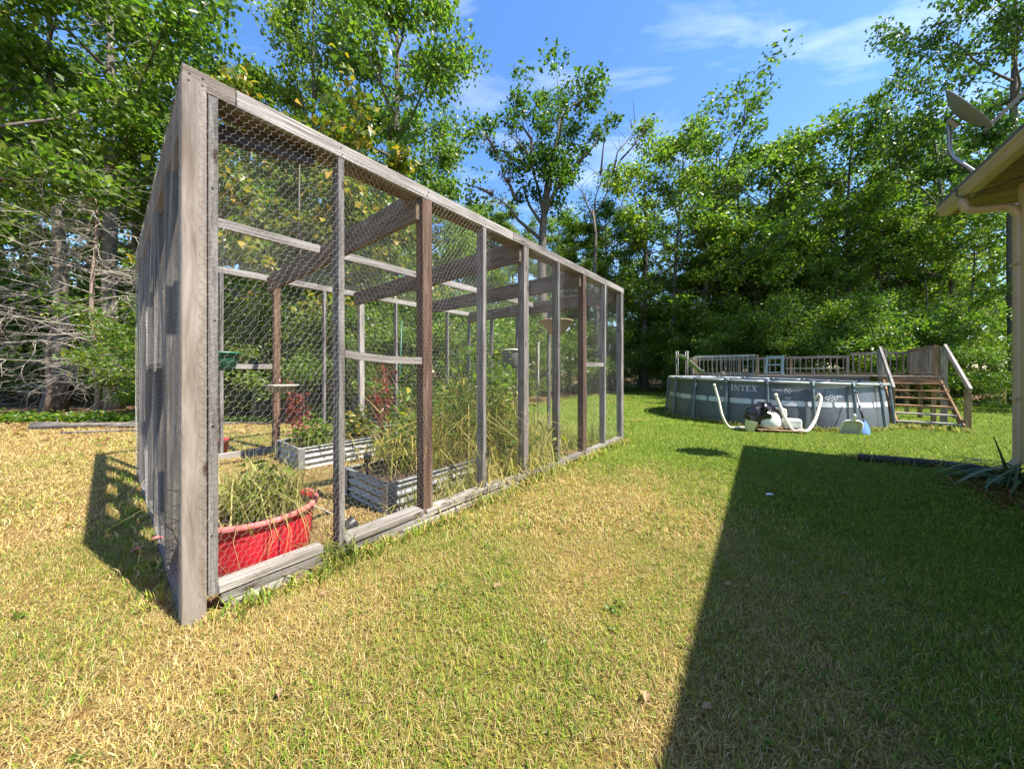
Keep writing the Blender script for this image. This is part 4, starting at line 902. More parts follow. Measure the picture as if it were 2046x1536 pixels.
def pool_gear():
    def gp(px, py, Y):
        p = ray(px, py, Y); p.z = gz(p.x, p.y); return p
    # pump skid
    b = gp(1552, 848, 8.0); p = thing('pallet', b, 'low plank pallet under the pool filter', 'pallet'); X = Vector((0.93, -0.36, 0)); Y = Vector((0.36, 0.93, 0))
    for k in range(4): q = b + Y * (k * 0.13 - 0.2); board('plank', q - X * 0.45 + UP * 0.075, q + X * 0.45 + UP * 0.075, 0.11, 0.022, m_decktan, p)
    for k in (-0.38, 0, 0.38): q = b + X * k; board('runner', q - Y * 0.26 + UP * 0.032, q + Y * 0.26 + UP * 0.032, 0.06, 0.064, m_decktan, p)
    c = b - X * 0.14 + UP * 0.087; t = thing('sand_filter', c, 'white rounded sand filter tank with beige pipe beside the pool', 'pool filter')
    mb = MB(); mb.lathe(c, [(0.001, 0), (0.17, 0), (0.21, 0.03), (0.225, 0.12), (0.215, 0.22), (0.18, 0.32), (0.12, 0.38), (0.06, 0.40), (0.001, 0.40)], 32); tk = mb.build('tank', m_white, t)
    mb = MB(); mb.lathe(c + UP * 0.40, [(0.07, -0.01), (0.075, 0.03), (0.06, 0.10), (0.02, 0.12), (0.001, 0.12)], 16); mb.build('valve_head', m_black, tk)
    mb = MB(); q = c + UP * 0.47; mb.tube([q, q + X * 0.22 + UP * 0.02, q + X * 0.30 - UP * 0.02, q + X * 0.31 - UP * 0.12, q + X * 0.29 - UP * 0.27], 0.032, 10); mb.build('outlet_pipe', m_hose, t)
    mb = MB(); q = c + X * 0.43 + UP * 0.13; mb.box(q, (X, Y, UP), (0.34, 0.22, 0.24), 0.03); mb.build('pump_housing', m_white, t)
    mb = MB(); q = c + X * 0.45 + UP * 0.03 - Y * 0.125; mb.box(q, (X, Y, UP), (0.24, 0.03, 0.06), 0.006); mb.build('pump_base', m_black, t)
    # black bag tied over the valve
    bc = c - X * 0.11 + UP * 0.40; t = thing('black_bag', bc, 'crumpled black plastic bag draped over the filter valve', 'bag'); mb = MB(); n = 26; rows = 12; vs = []
    for j in range(rows):
        f = j / (rows - 1)
        for i in range(n):
            a = 2 * math.pi * i / n; r = (0.04 + 0.21 * math.sin(math.pi * min(1, f * 0.8 + 0.12))) * (1 + 0.22 * math.sin(a * 5 + f * 3) + 0.12 * math.sin(a * 9 + f * 13))
            ext = 1.0 + 0.35 * max(0, math.cos(a - math.pi)) ; vs.append(bc + X * (r * math.cos(a) * ext - 0.08 * (1 - f)) + Y * (r * math.sin(a) * 0.8) + UP * (-0.30 * (1 - f) + 0.22 * f + 0.02 * math.sin(a * 7)))
    fs = [(j * n + i, j * n + (i + 1) % n, (j + 1) * n + (i + 1) % n, (j + 1) * n + i) for j in range(rows - 1) for i in range(n)]; fs.append(tuple((rows - 1) * n + i for i in range(n))); mb.mesh(vs, fs, False); mb.build('bag_skin', m_bag, t)
    # hoses: ribbed, beige
    def hose(pts, label, r=0.036):
        pts = [V3(q) for q in pts]; fine = []
        for i in range(len(pts) - 1):
            a, b_, c_, d = pts[max(i - 1, 0)], pts[i], pts[i + 1], pts[min(i + 2, len(pts) - 1)]
            for k in range(14):
                s = k / 14; fine.append(0.5 * ((2 * b_) + (c_ - a) * s + (2 * a - 5 * b_ + 4 * c_ - d) * s * s + (3 * b_ - a - 3 * c_ + d) * s ** 3))
        fine.append(pts[-1]); t = thing('pool_hose', min(pts, key=lambda q: q.z), label, 'hose', 'beige pool hoses'); mb = MB()
        mb.tube(fine, [r + (0.003 if k % 2 else -0.002) for k in range(len(fine))], 10); mb.build('hose_tube', m_hose, t)
        mb = MB(); d = (pts[0] - pts[1]).normalized(); mb.tube([pts[0] - d * 0.02, pts[0] + d * 0.07], r * 1.15, 12); mb.build('hose_cuff', m_hose, t)
    g = lambda px, py, Y, dz=0.0: ray(px, py, Y)
    z = gz(6, 8.2)
    hose([g(1428, 772, 8.75), g(1436, 800, 8.68), g(1444, 832, 8.55), Vector((5.55, 8.5, z + 0.045)), Vector((5.80, 8.45, z + 0.04)), Vector((5.98, 8.4, z + 0.04))], 'beige hose hanging down and running along the pool foot', 0.029)
    gx = lambda px, Y: Vector(((px - 1023) / F_PX * Y, Y, gz((px - 1023) / F_PX * Y, Y) + 0.085))
    hose([g(1551, 792, 8.05), g(1560, 815, 7.95), g(1570, 838, 7.85), gx(1584, 7.74), gx(1600, 7.66), gx(1614, 7.68), g(1628, 840, 7.78), g(1636, 815, 7.87), g(1640, 797, 7.95), g(1636, 788, 8.02), g(1628, 796, 8.1)], 'beige hose looping in a deep U below the pool wall', 0.031)
    # white bucket
    q = gp(1497, 848, 8.05); t = thing('white_bucket', q, 'tilted white plastic bucket at the pool foot', 'bucket'); ax = Vector((0.25, 0, 1)).normalized(); mb = MB(); mb.lathe(q + UP * 0.02, [(0.001, 0.0), (0.10, 0.0), (0.125, 0.24), (0.13, 0.245), (0.118, 0.245), (0.095, 0.01), (0.001, 0.01)], 22, ax); mb.build('bucket_body', m_white, t)
    # skimmer net
    q = gp(1698, 858, 7.72); t = thing('skimmer_net', q, 'white framed skimmer net propped against the pool', 'skimmer net'); X2 = Vector((0.9, -0.43, 0)); nrm = Vector((0.35, 0.9, 0.35)).normalized(); Y2 = (UP - nrm * UP.dot(nrm)).normalized(); X2 = Y2.cross(nrm)
    sh = lambda x, y: q + X2 * x + Y2 * (y + 0.01); out = [(-.17, 0), (-.19, .14), (-.17, .29), (-.10, .34), (.10, .34), (.17, .29), (.19, .14), (.17, 0)]
    mb = MB(); mb.tube([sh(*k) for k in out] + [sh(*out[0])], 0.021, 8); mb.build('net_frame', m_white, t)
    mb = MB(); mb.poly([sh(x * .96, y * .97) + nrm * .02 for x, y in out]); mnet = plain('net_mesh', (0.50, 0.46, 0.42), 0.9, var=0.15, scale=80); mb.build('net', mnet, t)
    mb = MB(); mb.tube([sh(-0.02, .33), sh(-0.02, .45), sh(-0.01, .50)], [.03, .022, .02], 8); mb.build('handle_socket', m_white, t)
    # blue shovel
    q = gp(1733, 862, 7.62); top = ray(1711, 786, 8.05); t = thing('shovel', q, 'blue bladed shovel with dark handle leaning on the pool', 'shovel'); d = (top - q).normalized(); mid = q + d * 0.36
    mb = MB(); mb.tube([mid - d * 0.05, top], 0.014, 8); mb.build('handle', m_steel, t); mb = MB(); mb.tube([mid + d * 0.05, mid + d * 0.36], 0.021, 8); mb.build('grip', m_black, t); mb = MB(); mb.tube([top, top + d * 0.05], 0.022, 8); mb.build('handle_knob', m_black, t)
    sd = d.cross(Vector((0.3, 1, 0))).normalized(); nn = sd.cross(d); mb = MB(); vs = []; prof = [(0.0, .02), (.04, .05), (.12, .085), (.26, .09), (.37, .05)]
    for (l, wv) in prof:
        for k in range(7): s_ = -1 + k / 3; vs.append(mid - d * l + sd * wv * s_ + nn * (0.035 * (s_ * s_) * (wv / .12)))
    fs = [(j * 7 + k, j * 7 + k + 1, j * 7 + 8 + k, j * 7 + 7 + k) for j in range(4) for k in range(6)]; mb.mesh(vs, fs, True); mb.mesh([v + nn * -0.004 for v in vs], [f[::-1] for f in fs], True); mb.build('blade', m_blue, t)
pool_gear()

# ------------------------------------------------------------------ deck and stairs
V2D = Vector((U.y, -U.x, 0))
def DP(a, b, z): return Vector((PC.x, PC.y, z)) + U * a + V2D * b
DZ = 1.06
def build_deck():
    d = thing('pool_deck', DP(2.9, 3.4, gz(13, 11)), 'raised timber deck with baluster railings behind the pool', 'deck')
    zg = -0.30; DT = 0.036
    # floor boards: along the back and along the right-hand side
    k = 0; a = 2.86
    while a < 4.28: board('deck_board', DP(a + .065, -2.75, DZ - DT / 2), DP(a + .065, 4.0, DZ - DT / 2), 0.13, DT, m_deckgrey, d); a += 0.137
    b = 2.86
    while b < 3.98: board('deck_board', DP(1.33, b + .065, DZ - DT / 2), DP(2.855, b + .065, DZ - DT / 2), 0.13, DT, m_deckgrey, d); b += 0.137
    board('rim_joist', DP(1.345, 2.84, DZ - DT - 0.11), DP(1.345, 4.02, DZ - DT - 0.11), 0.038, 0.20, m_decktan, d)
    board('rim_joist', DP(1.37, 4.0, DZ - DT - 0.11), DP(4.25, 4.0, DZ - DT - 0.11), 0.038, 0.20, m_decktan, d)
    board('rim_joist', DP(2.87, -2.74, DZ - DT - 0.11), DP(2.87, 2.83, DZ - DT - 0.11), 0.038, 0.20, m_deckgrey, d)
    board('rim_joist', DP(4.25, -2.74, DZ - DT - 0.11), DP(4.25, 4.0, DZ - DT - 0.11), 0.038, 0.20, m_deckgrey, d)
    for aa, bb in [(2.93, -2.65), (2.93, -1.2), (2.93, 0.4), (2.93, 1.9), (4.18, -2.65), (4.18, -0.8), (4.18, 1.0), (4.18, 2.7), (4.18, 3.9), (1.45, 3.05), (1.45, 3.90), (2.7, 3.05), (2.7, 3.9)]:
        p = DP(aa, bb, 0); board('support_post', (p.x, p.y, gz(p.x, p.y) - 0.1), (p.x, p.y, DZ - DT - 0.002), 0.089, 0.089, m_decktan, d, U)
    for bb in (3.05, 3.5, 3.9): board('knee_brace', DP(1.47, bb - 0.06, 0.35), DP(1.47, bb - 0.32, 0.78), 0.036, 0.085, m_decktan, d)
    def rail(p, q, h, n, matb, matr, posts=True, cap=0.088, bw=0.036, lowrail=True):
        p, q = V3(p), V3(q); X = (q - p).normalized(); L = (q - p).length
        board('hand_rail', p + UP * h, q + UP * h, 0.036, cap, matr, d)
        if lowrail: board('bottom_rail', p + UP * 0.06, q + UP * 0.06, 0.036, 0.05, matr, d)
        for i in range(n): r = p + X * (L * (i + 0.5) / n); s = X.cross(UP) * 0.036; board('baluster', r + s + UP * 0.035, r + s + UP * (h - 0.012), bw, 0.036, matb, d, X)
    def post(p, h, m, w=0.089, mat2=None): board('rail_post', V3(p) - UP * 0.30, V3(p) + UP * h, w, 0.089, m, d, U)
    ta = 4.20
    for b0, b1 in ((-2.65, -1.0), (-0.95, 0.75), (0.8, 2.4)): rail(DP(ta, b0, DZ), DP(ta, b1, DZ), 0.70, 9, m_deckgrey, m_deckgrey)
    for bb in (-2.7, -0.97, 0.78, 2.43): post(DP(ta, bb, DZ), 0.74, m_decktan if bb < 2 else m_deckgrey)
    # pool-side railing, left half
    rail(DP(2.93, -2.55, DZ), DP(2.93, -0.35, DZ), 0.78, 14, m_deckgrey, m_hand); post(DP(2.93, -2.62, DZ), 0.76, m_deckgrey); post(DP(2.93, -0.28, DZ), 0.80, m_decktan)
    rail(DP(2.98, -2.68, DZ), DP(4.15, -2.68, DZ), 0.72, 7, m_decktan, m_deckgrey)
    # right side: close-set boards up to the stair head
    rail(DP(1.55, 3.95, DZ), DP(4.15, 3.95, DZ), 0.86, 20, m_deckgrey, m_deckgrey, bw=0.075)
    for aa, m in ((1.42, m_decktan), (2.8, m_deckgrey), (4.17, m_deckgrey)): post(DP(aa, 3.95, DZ), 0.88, m)
    rail(DP(ta, 2.5, DZ), DP(ta, 3.9, DZ), 0.80, 9, m_deckgrey, m_deckgrey, bw=0.06)
    board('rail_post', DP(1.40, 4.08, DZ - 1.3), DP(1.40, 4.08, DZ + 0.84), 0.13, 0.038, m_deckgrey, d, U)
    for bb in (2.86, 2.955): board('rail_post', DP(1.42 + (bb - 2.86) * .6, bb, DZ - 0.32), DP(1.42 + (bb - 2.86) * .6, bb, DZ + 0.84), 0.089, 0.089, m_deckgrey, d, U)
    # stairs: seven risers, open treads
    s = thing('deck_stairs', DP(-0.3, 3.4, zg), 'open wooden stairs with sloping pale handrails up to the pool deck', 'stairs')
    n = 6; run = 1.65 / n; rise = (DZ - zg) / 7; b0, b1 = 2.90, 4.0
    for k in range(n):
        aa = 1.33 - 1.65 + run * k; z = zg + rise * (k + 1)
        td = board('tread', DP(aa + 0.13, b0 - 0.02, z - 0.018), DP(aa + 0.13, b1 + 0.03, z - 0.018 + R.uniform(-.004, .004)), 0.25, 0.036, m_hand if k < 2 else m_decktan, s)
        for bb in (b0 + 0.045, b1 - 0.045): mb = MB(); mb.box(DP(aa + 0.13, bb, z - 0.06), (U, V2D, UP), (0.22, 0.038, 0.045), 0.003); mb.build('tread_cleat', m_hand, td)
    for bb in (b0 + 0.005, b1 - 0.005): board('stringer', DP(1.33 - 1.65 + 0.02, bb, zg + 0.10), DP(1.30, bb, DZ - 0.19), 0.036, 0.20, m_decktan, s)
    for bb in (b0 - 0.07, b1 + 0.075): board('newel_post', DP(1.33 - 1.65 + 0.10, bb, zg - 0.08), DP(1.33 - 1.65 + 0.10, bb, zg + rise + 0.86), 0.10, 0.10, m_decktan, s, U)
    for bb in (b0 - 0.05, b1 + 0.10): board('stair_handrail', DP(1.33 - 1.65 + 0.02, bb, zg + rise + 0.84), DP(1.42, bb, DZ + 0.86), 0.05, 0.13, m_hand, s)
    # slide, ladder and low bench on the deck
    q = DP(3.05, -2.95, DZ); q = DP(3.3, -2.45, DZ); t = thing('pool_slide', q, 'small green curved pool slide with white edges beyond the rim', 'slide')
    A = ray(1352, 712, 15.0); path = [A, ray(1362, 713, 14.9), ray(1375, 722, 14.7), ray(1388, 734, 14.4), ray(1397, 742, 14.2), ray(1404, 744, 14.0)]
    sd = Vector((0.25, 0.97, 0)); mb = MB(); vs = []
    for pth in path: vs += [pth - sd * .2 + UP * .06, pth - sd * .17, pth + sd * .17, pth + sd * .2 + UP * .06]
    fs = [(j * 4 + k, j * 4 + k + 1, j * 4 + 5 + k, j * 4 + 4 + k) for j in range(len(path) - 1) for k in range(3)]; mb.mesh(vs, fs); mb.mesh([v - UP * .02 for v in vs], [f[::-1] for f in fs]); mb.build('chute', m_slide, t)
    for sg in (-1, 1): mb = MB(); mb.tube([p_ + sd * sg * .2 + UP * .065 for p_ in path], 0.022, 7); mb.build('side_edge', m_hand, t)
    for (px, Y) in ((1353, 15.0), (1372, 14.75)):
        for sg in (-.19, .19): p_ = ray(px, 705, Y) + sd * sg; mb = MB(); mb.tube([(p_.x, p_.y, gz(p_.x, p_.y) - .05), (p_.x, p_.y, p_.z + 0.08)], 0.02, 7); mb.build('leg', m_hand, t)
    t = thing('pool_ladder', DP(2.99, 0.3, DZ), 'pale grey ladder frame at the deck edge over the pool', 'ladder'); mlad = plain('ladder_grey', (0.30, 0.34, 0.32), 0.5, var=0.1)
    P0, P1 = DP(3.0, 0.02, DZ), DP(3.0, 0.52, DZ)
    board('ladder_rail', P0 - V2D * 0.03 + UP * 0, P0 + V2D * 0.03 + UP * 0.74, 0.08, 0.05, mlad, t, U); board('ladder_rail', P1 + UP * 0, P1 + UP * 0.76, 0.08, 0.05, mlad, t, U)
    for hh in (0.10, 0.40, 0.70): board('rung', P0 + V2D * .03 + UP * hh, P1 - V2D * .045 + UP * hh, 0.05, 0.05 if hh < .5 else .08, mlad, t)
    t = thing('low_bench', DP(3.5, 1.4, DZ), 'long low pale metal bench on the deck', 'bench')
    for bb in (0.75, 1.45, 2.1):
        for aa in (3.35, 3.65): mb = MB(); mb.beam(DP(aa, bb, DZ), DP(aa, bb, DZ + 0.24), 0.025, 0.025); mb.build('leg', m_hand, t)
    board('seat', DP(3.5, 0.6, DZ + 0.255), DP(3.5, 2.25, DZ + 0.255), 0.36, 0.03, m_hand, t)
    mb = MB(); mb.beam(DP(3.34, 0.75, DZ + 0.22), DP(3.34, 1.05, DZ + 0.01), 0.02, 0.02); mb.build('brace', m_hand, t)
build_deck()

# ------------------------------------------------------------------ drain pipe and strap-leaf plant by the downspout
def yard_bits():
    pts = [Vector((4.62, 4.43, 0.058)), Vector((4.95, 4.30, 0.058)), Vector((5.25, 4.16, 0.056)), Vector((5.45, 4.02, 0.05)), Vector((5.62, 3.86, 0.045)), Vector((5.66, 3.76, 0.06))]
    fine = []; n = 150
    for k in range(n + 1):
        f = k / n * (len(pts) - 1); i = min(int(f), len(pts) - 2); fine.append(pts[i].lerp(pts[i + 1], f - i))
    t = thing('drain_pipe', pts[0], 'black corrugated drain pipe lying in the grass below the downspout', 'pipe'); mb = MB(); mb.tube(fine, [0.042 + (0.006 if k % 2 else -0.004) for k in range(n + 1)], 14, False); mb.build('pipe_tube', plain('drain_pipe_plastic', (0.055, 0.05, 0.045), 0.75, var=0.5, scale=9), t)
    mb = MB(); mb.tube([fine[0] + (fine[0] - fine[1]) * .2, fine[1]], 0.037, 14); mb.build('pipe_mouth', m_black, t)
    # strap-leaved plant
    c = Vector((5.45, 3.62, 0)); c = Vector((5.38, 3.52, 0)); t = thing('strap_leaf_plant', c, 'sprawling plant with long grey green strap leaves beside the drain pipe', 'plant')
    m = m_iris
    def strap(a, L, rise, w, parent):
        mb = MB(); n = 12; d = Vector((math.cos(a), math.sin(a), 0)); s = Vector((-d.y, d.x, 0)); v = []; b = c + d * R.uniform(-0.12, 0.16) + s * R.uniform(-.16, .16); tw = R.uniform(-.6, .6)
        for k in range(n + 1):
            f = k / n; p = b + d * (L * f) + UP * (rise * math.sin(math.pi * min(1, f * 0.95)) * (1.2 - 0.5 * f) + 0.012); ww = w * (0.55 + 0.9 * f) * (1 - f ** 3) * 0.8 + 0.001; ss = (s * math.cos(tw * f) + UP * math.sin(tw * f))
            v += [p - ss * ww, p + UP * -ww * .35, p + ss * ww]
        mb.mesh(v, [(k * 3 + j, k * 3 + j + 1, k * 3 + 4 + j, k * 3 + 3 + j) for k in range(n) for j in range(2)], True)
        o = mb.build('strap_leaf', m, parent); at = o.data.attributes.new('rnd', 'FLOAT', 'POINT'); at.data.foreach_set('value', np.full(len(o.data.vertices), R.random(), np.float32))
    for k in range(60): strap(math.radians(R.uniform(90, 290)), R.uniform(0.3, 0.75), R.uniform(0.04, 0.24), R.uniform(0.011, 0.021), t)
    mb = MB(); v = []
    for k in range(11):
        f = k / 10; p = c + Vector((-0.02, 0.05, 0)) + Vector((-0.16 * f, 0.02 * f, 0.50 * f)); w = 0.035 * (1 - f) + .002; v += [p - Vector((w, 0, 0)), p + Vector((0, .01, 0)), p + Vector((w, 0, 0))]
    mb.mesh(v, [(k * 3 + j, k * 3 + j + 1, k * 3 + 4 + j, k * 3 + 3 + j) for k in range(10) for j in range(2)], True); o = mb.build('strap_leaf', m, t)
    # mulch bed along the wall: many chips, one piece of ground cover
    P = []; n = 1500
    for k in range(n):
        q = HP(R.uniform(-3.4, -0.75), R.gauss(0.05, 0.16), 0.008)
        P.append((q.x, q.y, 0.004 + R.uniform(0, .012)))
    o = leaf_mesh('mulch', np.array(P), 0.05, m_leafbrn, None, 0.4, 0.0, 1.5); tag(o, 'brown bark mulch below the eave around the strap leaf plant', 'mulch', kind='stuff')
    # fallen leaves on the lawn
    dead = [(1530, 995), (1402, 1432), (1290, 1420), (1215, 960), (640, 1195), (985, 1180), (1560, 945), (1490, 1080), (560, 1390), (300, 1085), (290, 1100), (180, 960), (120, 1010), (1330, 905), (1640, 930), (1450, 1180), (1700, 1200)]
    for i, (px, py) in enumerate(dead):
        Y = EYE * F_PX / (py - HOR); p = Vector(((px - 1023) / F_PX * Y, Y, 0)); p.z = gz(p.x, p.y) + 0.03
        red = px in (300, 290); big = 0.085 if i == 0 or red else 0.045
        ang = R.uniform(0, 6.28); dd = Vector((math.cos(ang), math.sin(ang), 0)); ss = Vector((-dd.y, dd.x, 0)); mb = MB(); out = [(0, 0), (.25, .22), (.55, .26), (.8, .13), (1, 0), (.8, -.13), (.55, -.26), (.25, -.22)]
        mid = [p + dd * (x * big) + UP * (0.006 * math.sin(3 * x)) for x in (0, .25, .55, .8, 1)]
        up_ = [p + dd * (x * big) + ss * (y * big) + UP * 0.012 for x, y in out[1:4]]; lo_ = [p + dd * (x * big) - ss * (y * big) + UP * 0.010 for x, y in out[1:4]]
        mb.poly([mid[0], mid[1], up_[0]]); mb.poly([mid[0], lo_[0], mid[1]])
        for k in range(2): mb.poly([mid[k + 1], mid[k + 2], up_[k + 1], up_[k]]); mb.poly([mid[k + 1], lo_[k], lo_[k + 1], mid[k + 2]])
        mb.poly([mid[3], mid[4], up_[2]]); mb.poly([mid[3], lo_[2], mid[4]])
        o = mb.build('fallen_leaf', m_white if i == 0 else (m_redrim if red else m_deadleaf))
        tag(o, ['pale dry leaf lying in the shaded grass', 'curled brown leaf lying on the lawn', 'rusty red leaf in the shade of the enclosure'][0 if i == 0 else (2 if red else 1)], 'leaf', None if i == 0 else ('rusty leaves' if red else 'fallen leaves on the lawn'))
yard_bits()
def lawn_weeds():
    P = []; rn = []
    for k in range(130):
        y = R.uniform(1.0, 7.0); x = R.uniform(-1.5, 1.6) * y
        u, w = to_uw(x, y)
        if (-0.1 < u < ELEN + .1 and -0.02 < w < EWID) or y > float(edge_y(x)): continue
        c = .35 + R.random() * .5; rr = R.uniform(.015, .05)
        for j in range(R.randint(6, 16)):
            a = R.uniform(0, 6.28); r = rr * R.random(); P.append((x + r * math.cos(a), y + r * math.sin(a), gz(x, y) + R.uniform(.008, .028))); rn.append(c + R.random() * .3)
    o = leaf_mesh('lawn_weeds', np.array(P), 0.019, m_leafbr, None, .8, 0, 1.6, rnd=np.array(rn)); tag(o, 'small broad leaved weeds dotted through the lawn', 'weeds', kind='stuff')
lawn_weeds()

# ------------------------------------------------------------------ trees
def grow(seed, H, spread, base=0.3, nlimb=13, nsub=5, per=95, leaf=0.15, clr=0.75, r0=0.17, wander=0.25, top=0.6, lift=1.0, droop=0.2):
    """returns (trunk MB, leaf centres) in local coordinates with the foot at the origin"""
    rg = random.Random(seed); mb = MB(); n = 10; pts = [Vector((0, 0, -0.25))]; wx, wy = rg.uniform(-1, 1), rg.uniform(-1, 1)
    for k in range(1, n + 1):
        f = k / n; pts.append(Vector((wander * f * wx * 2 + wander * math.sin(f * 5 + wx * 3) * .5, wander * f * wy * 2 + wander * math.sin(f * 4 + wy * 5) * .5, H * 0.95 * f)))
    rad = [r0 * 1.45] + [r0 * (1 - 0.86 * (k / n) ** 0.9) for k in range(1, n + 1)]; mb.tube(pts, rad, 10)
    def tp(f):
        x = f * n; i = min(int(x), n - 1); return pts[i].lerp(pts[i + 1], x - i), rad[i] + (rad[i + 1] - rad[i]) * (x - i)
    cl = [(pts[-1], clr * .8)]; az = rg.uniform(0, 6.28)
    for i in range(nlimb):
        tt = (i + rg.uniform(.1, .9)) / nlimb; f = base + (0.97 - base) * tt; p, r = tp(f); az += 2.4 + rg.uniform(-.5, .5)
        wdt = spread * (math.sin(math.pi * (0.22 + 0.66 * tt)) ** 0.8) * rg.uniform(0.7, 1.2) * (1 - (1 - top) * max(0, tt - .55) / .45)
        el = math.radians(rg.uniform(5, 32) + 34 * tt) * lift; d = Vector((math.cos(az), math.sin(az), 0)); q = [p]; m = 5; L = wdt
        for k in range(1, m + 1):
            g = k / m; q.append(p + d * (L * g) + UP * (L * math.tan(el) * g * (0.75 + .4 * g)) * .8 + Vector((rg.uniform(-.12, .12), rg.uniform(-.12, .12), rg.uniform(-.1, .1))) * L * .25)
        mb.tube(q, [max(r * 0.55 * (1 - .75 * k / m), 0.012) for k in range(m + 1)], 6)
        cl.append((q[-1], clr * .8))
        for j in range(nsub):
            g = rg.uniform(.3, 1.0); x = g * m; ii = min(int(x), m - 1); b = q[ii].lerp(q[ii + 1], x - ii); a2 = az + rg.uniform(-1.3, 1.3); SL = L * rg.uniform(.25, .5) * (1.1 - .4 * g)
            e = b + Vector((math.cos(a2), math.sin(a2), 0)) * SL + UP * SL * rg.uniform(0.0, .9); mb.tube([b, b.lerp(e, .5) + UP * SL * .08, e], [max(r * .16, .012), max(r * .1, .008), .005], 5)
            cl.append((e, clr)); cl.append((b.lerp(e, .5), clr * .75))
    rn = np.random.default_rng(seed); C = []
    for c, r in cl:
        k = int(per * rg.uniform(.5, 1.5) * (r / clr) ** 2); v = rn.normal(size=(k, 3)); v /= np.linalg.norm(v, axis=1, keepdims=True); v *= (rn.random((k, 1)) ** 0.55) * r * rg.uniform(.7, 1.25)
        v[:, 2] *= .62; C.append(v + np.array(c))
    return mb, np.concatenate(C), rn
PROTO = {}
R = random.Random(101)
def proto(key, mat, bark, leaf, droop=.2, wid=.66, flat=.12, **kw):
    mb, C, rn = grow(leaf=leaf, **kw)
    me = bpy.data.meshes.new('trunk'); me.from_pydata(mb.v, [], mb.f); me.polygons.foreach_set('use_smooth', mb.sm); me.materials.append(bark); me.update()
    o = leaf_mesh('crown', C, leaf, mat, None, wid, droop, flat, rng=rn); cm = o.data; bpy.data.objects.remove(o); PROTO[key] = (me, cm, kw['H'])
proto('oakA', m_leaf, m_bark, 0.20, seed=21, H=18, spread=4.6, base=0.28, nlimb=17, nsub=6, per=56, clr=0.85, r0=0.22)
proto('oakB', m_leaf, m_barkgrey, 0.19, seed=22, H=18, spread=3.9, base=0.20, nlimb=18, nsub=6, per=54, clr=0.8, r0=0.19)
proto('oakC', m_leafdk, m_bark, 0.20, seed=23, H=18, spread=4.9, base=0.36, nlimb=16, nsub=6, per=44, clr=0.85, r0=0.24, wander=.4)
proto('slim', m_leafbr, m_bark, 0.135, seed=24, H=11, spread=2.5, base=0.22, nlimb=14, nsub=5, per=84, clr=0.75, r0=0.09)
proto('bush', m_leafbr, m_bark, 0.075, seed=25, H=3.2, spread=1.6, base=0.05, nlimb=13, nsub=5, per=105, clr=0.55, r0=0.03, top=.8)
proto('bushdk', m_leaf, m_bark, 0.085, seed=26, H=4.2, spread=1.9, base=0.05, nlimb=14, nsub=5, per=105, clr=0.6, r0=0.035, top=.8)
proto('yellow', m_leafyl, m_barkgrey, 0.19, seed=27, H=9, spread=2.3, base=0.35, nlimb=12, nsub=5, per=34, clr=0.6, r0=0.07, droop=1.4, wid=.75, flat=.2)
proto('dense', m_leaf, m_bark, 0.165, seed=31, H=21, spread=3.4, base=0.10, nlimb=30, nsub=7, per=84, clr=0.85, r0=0.24)
proto('high', m_leaf, m_barkgrey, 0.18, seed=33, H=17, spread=3.8, base=0.42, nlimb=14, nsub=6, per=66, clr=0.85, r0=0.25, wid=.7)
proto('dark', m_leafdk, m_bark, 0.17, seed=41, H=20, spread=4.0, base=0.42, nlimb=20, nsub=7, per=80, clr=0.85, r0=0.26)
proto('thicket', m_leafdk, m_bark, 0.09, seed=43, H=4.2, spread=1.9, base=0.04, nlimb=16, nsub=5, per=105, clr=0.6, r0=0.035, top=.8)
proto('near', m_leaf, m_bark, 0.19, seed=28, H=15, spread=4.2, base=0.36, nlimb=19, nsub=6, per=75, clr=0.85, r0=0.24, wid=.8)
def tree(key, x, y, H, rot, label, group=None, name='oak_tree', sx=1.0, cat='tree', z=None, tilt=0.0):
    me, cm, h0 = PROTO[key]; s = H / h0
    t = thing(name, (x, y, gz(x, y) if z is None else z), label, cat, group); t.rotation_euler = (tilt, 0, rot); t.scale = (s * sx, s * sx, s)
    for nm, m in (('trunk', me), ('crown', cm)):
        o = bpy.data.objects.new(nm, m); COL.objects.link(o); o.parent = t
    return t
def tpx(key, px, Y, H, rot, label, **kw): return tree(key, (px - 1023) / F_PX * Y, Y, H, rot, label, **kw)

# trees one can tell apart
tpx('high', 105, 12.0, 17, 0.4, 'thick dark trunked oak beside the dead cedar', name='oak_tree')
tpx('high', 222, 12.8, 20, 1.9, 'tall grey trunked oak rising behind the dead cedar')
tpx('oakA', 262, 15.5, 19, 4.0, 'dark forked oak behind the tall grey trunk')
tpx('near', -262, 8.6, 15, 2.6, 'broad leaved tree reaching over the lawn edge with low boughs', name='maple_tree')
tpx('oakC', 20, 17, 19, 3.1, 'oak deep in the wood left of the dark trunk')
tpx('dense', 795, 15.0, 22, 0.9, 'tallest leafy oak rising straight behind the enclosure')
tpx('dense', 640, 16.0, 21, 5.1, 'slimmer leafy oak beside the tallest oak behind the enclosure', sx=.85)
tpx('oakB', 470, 19.0, 20, 2.2, 'oak standing back behind the yellowing saplings')
tpx('oakC', 1910, 16.5, 17.5, 1.2, sx=.7, label= 'dark oak rising above the deck stairs')
tpx('dark', 2040, 13.2, 20, 3.7, sx=.85, label= 'thick trunked oak at the end of the shaded lawn by the house')
tpx('oakA', 1690, 19.5, 17.0, 2.9, 'forked oak directly behind the deck bench')
tpx('slim', 905, 13.5, 8.5, 0.5, 'bright leafy sapling against the foot of the tallest oak', name='sapling')
tpx('yellow', 600, 9.2, 8.6, 1.0, 'yellowing broad leaved sapling behind the wire roof', name='sapling')
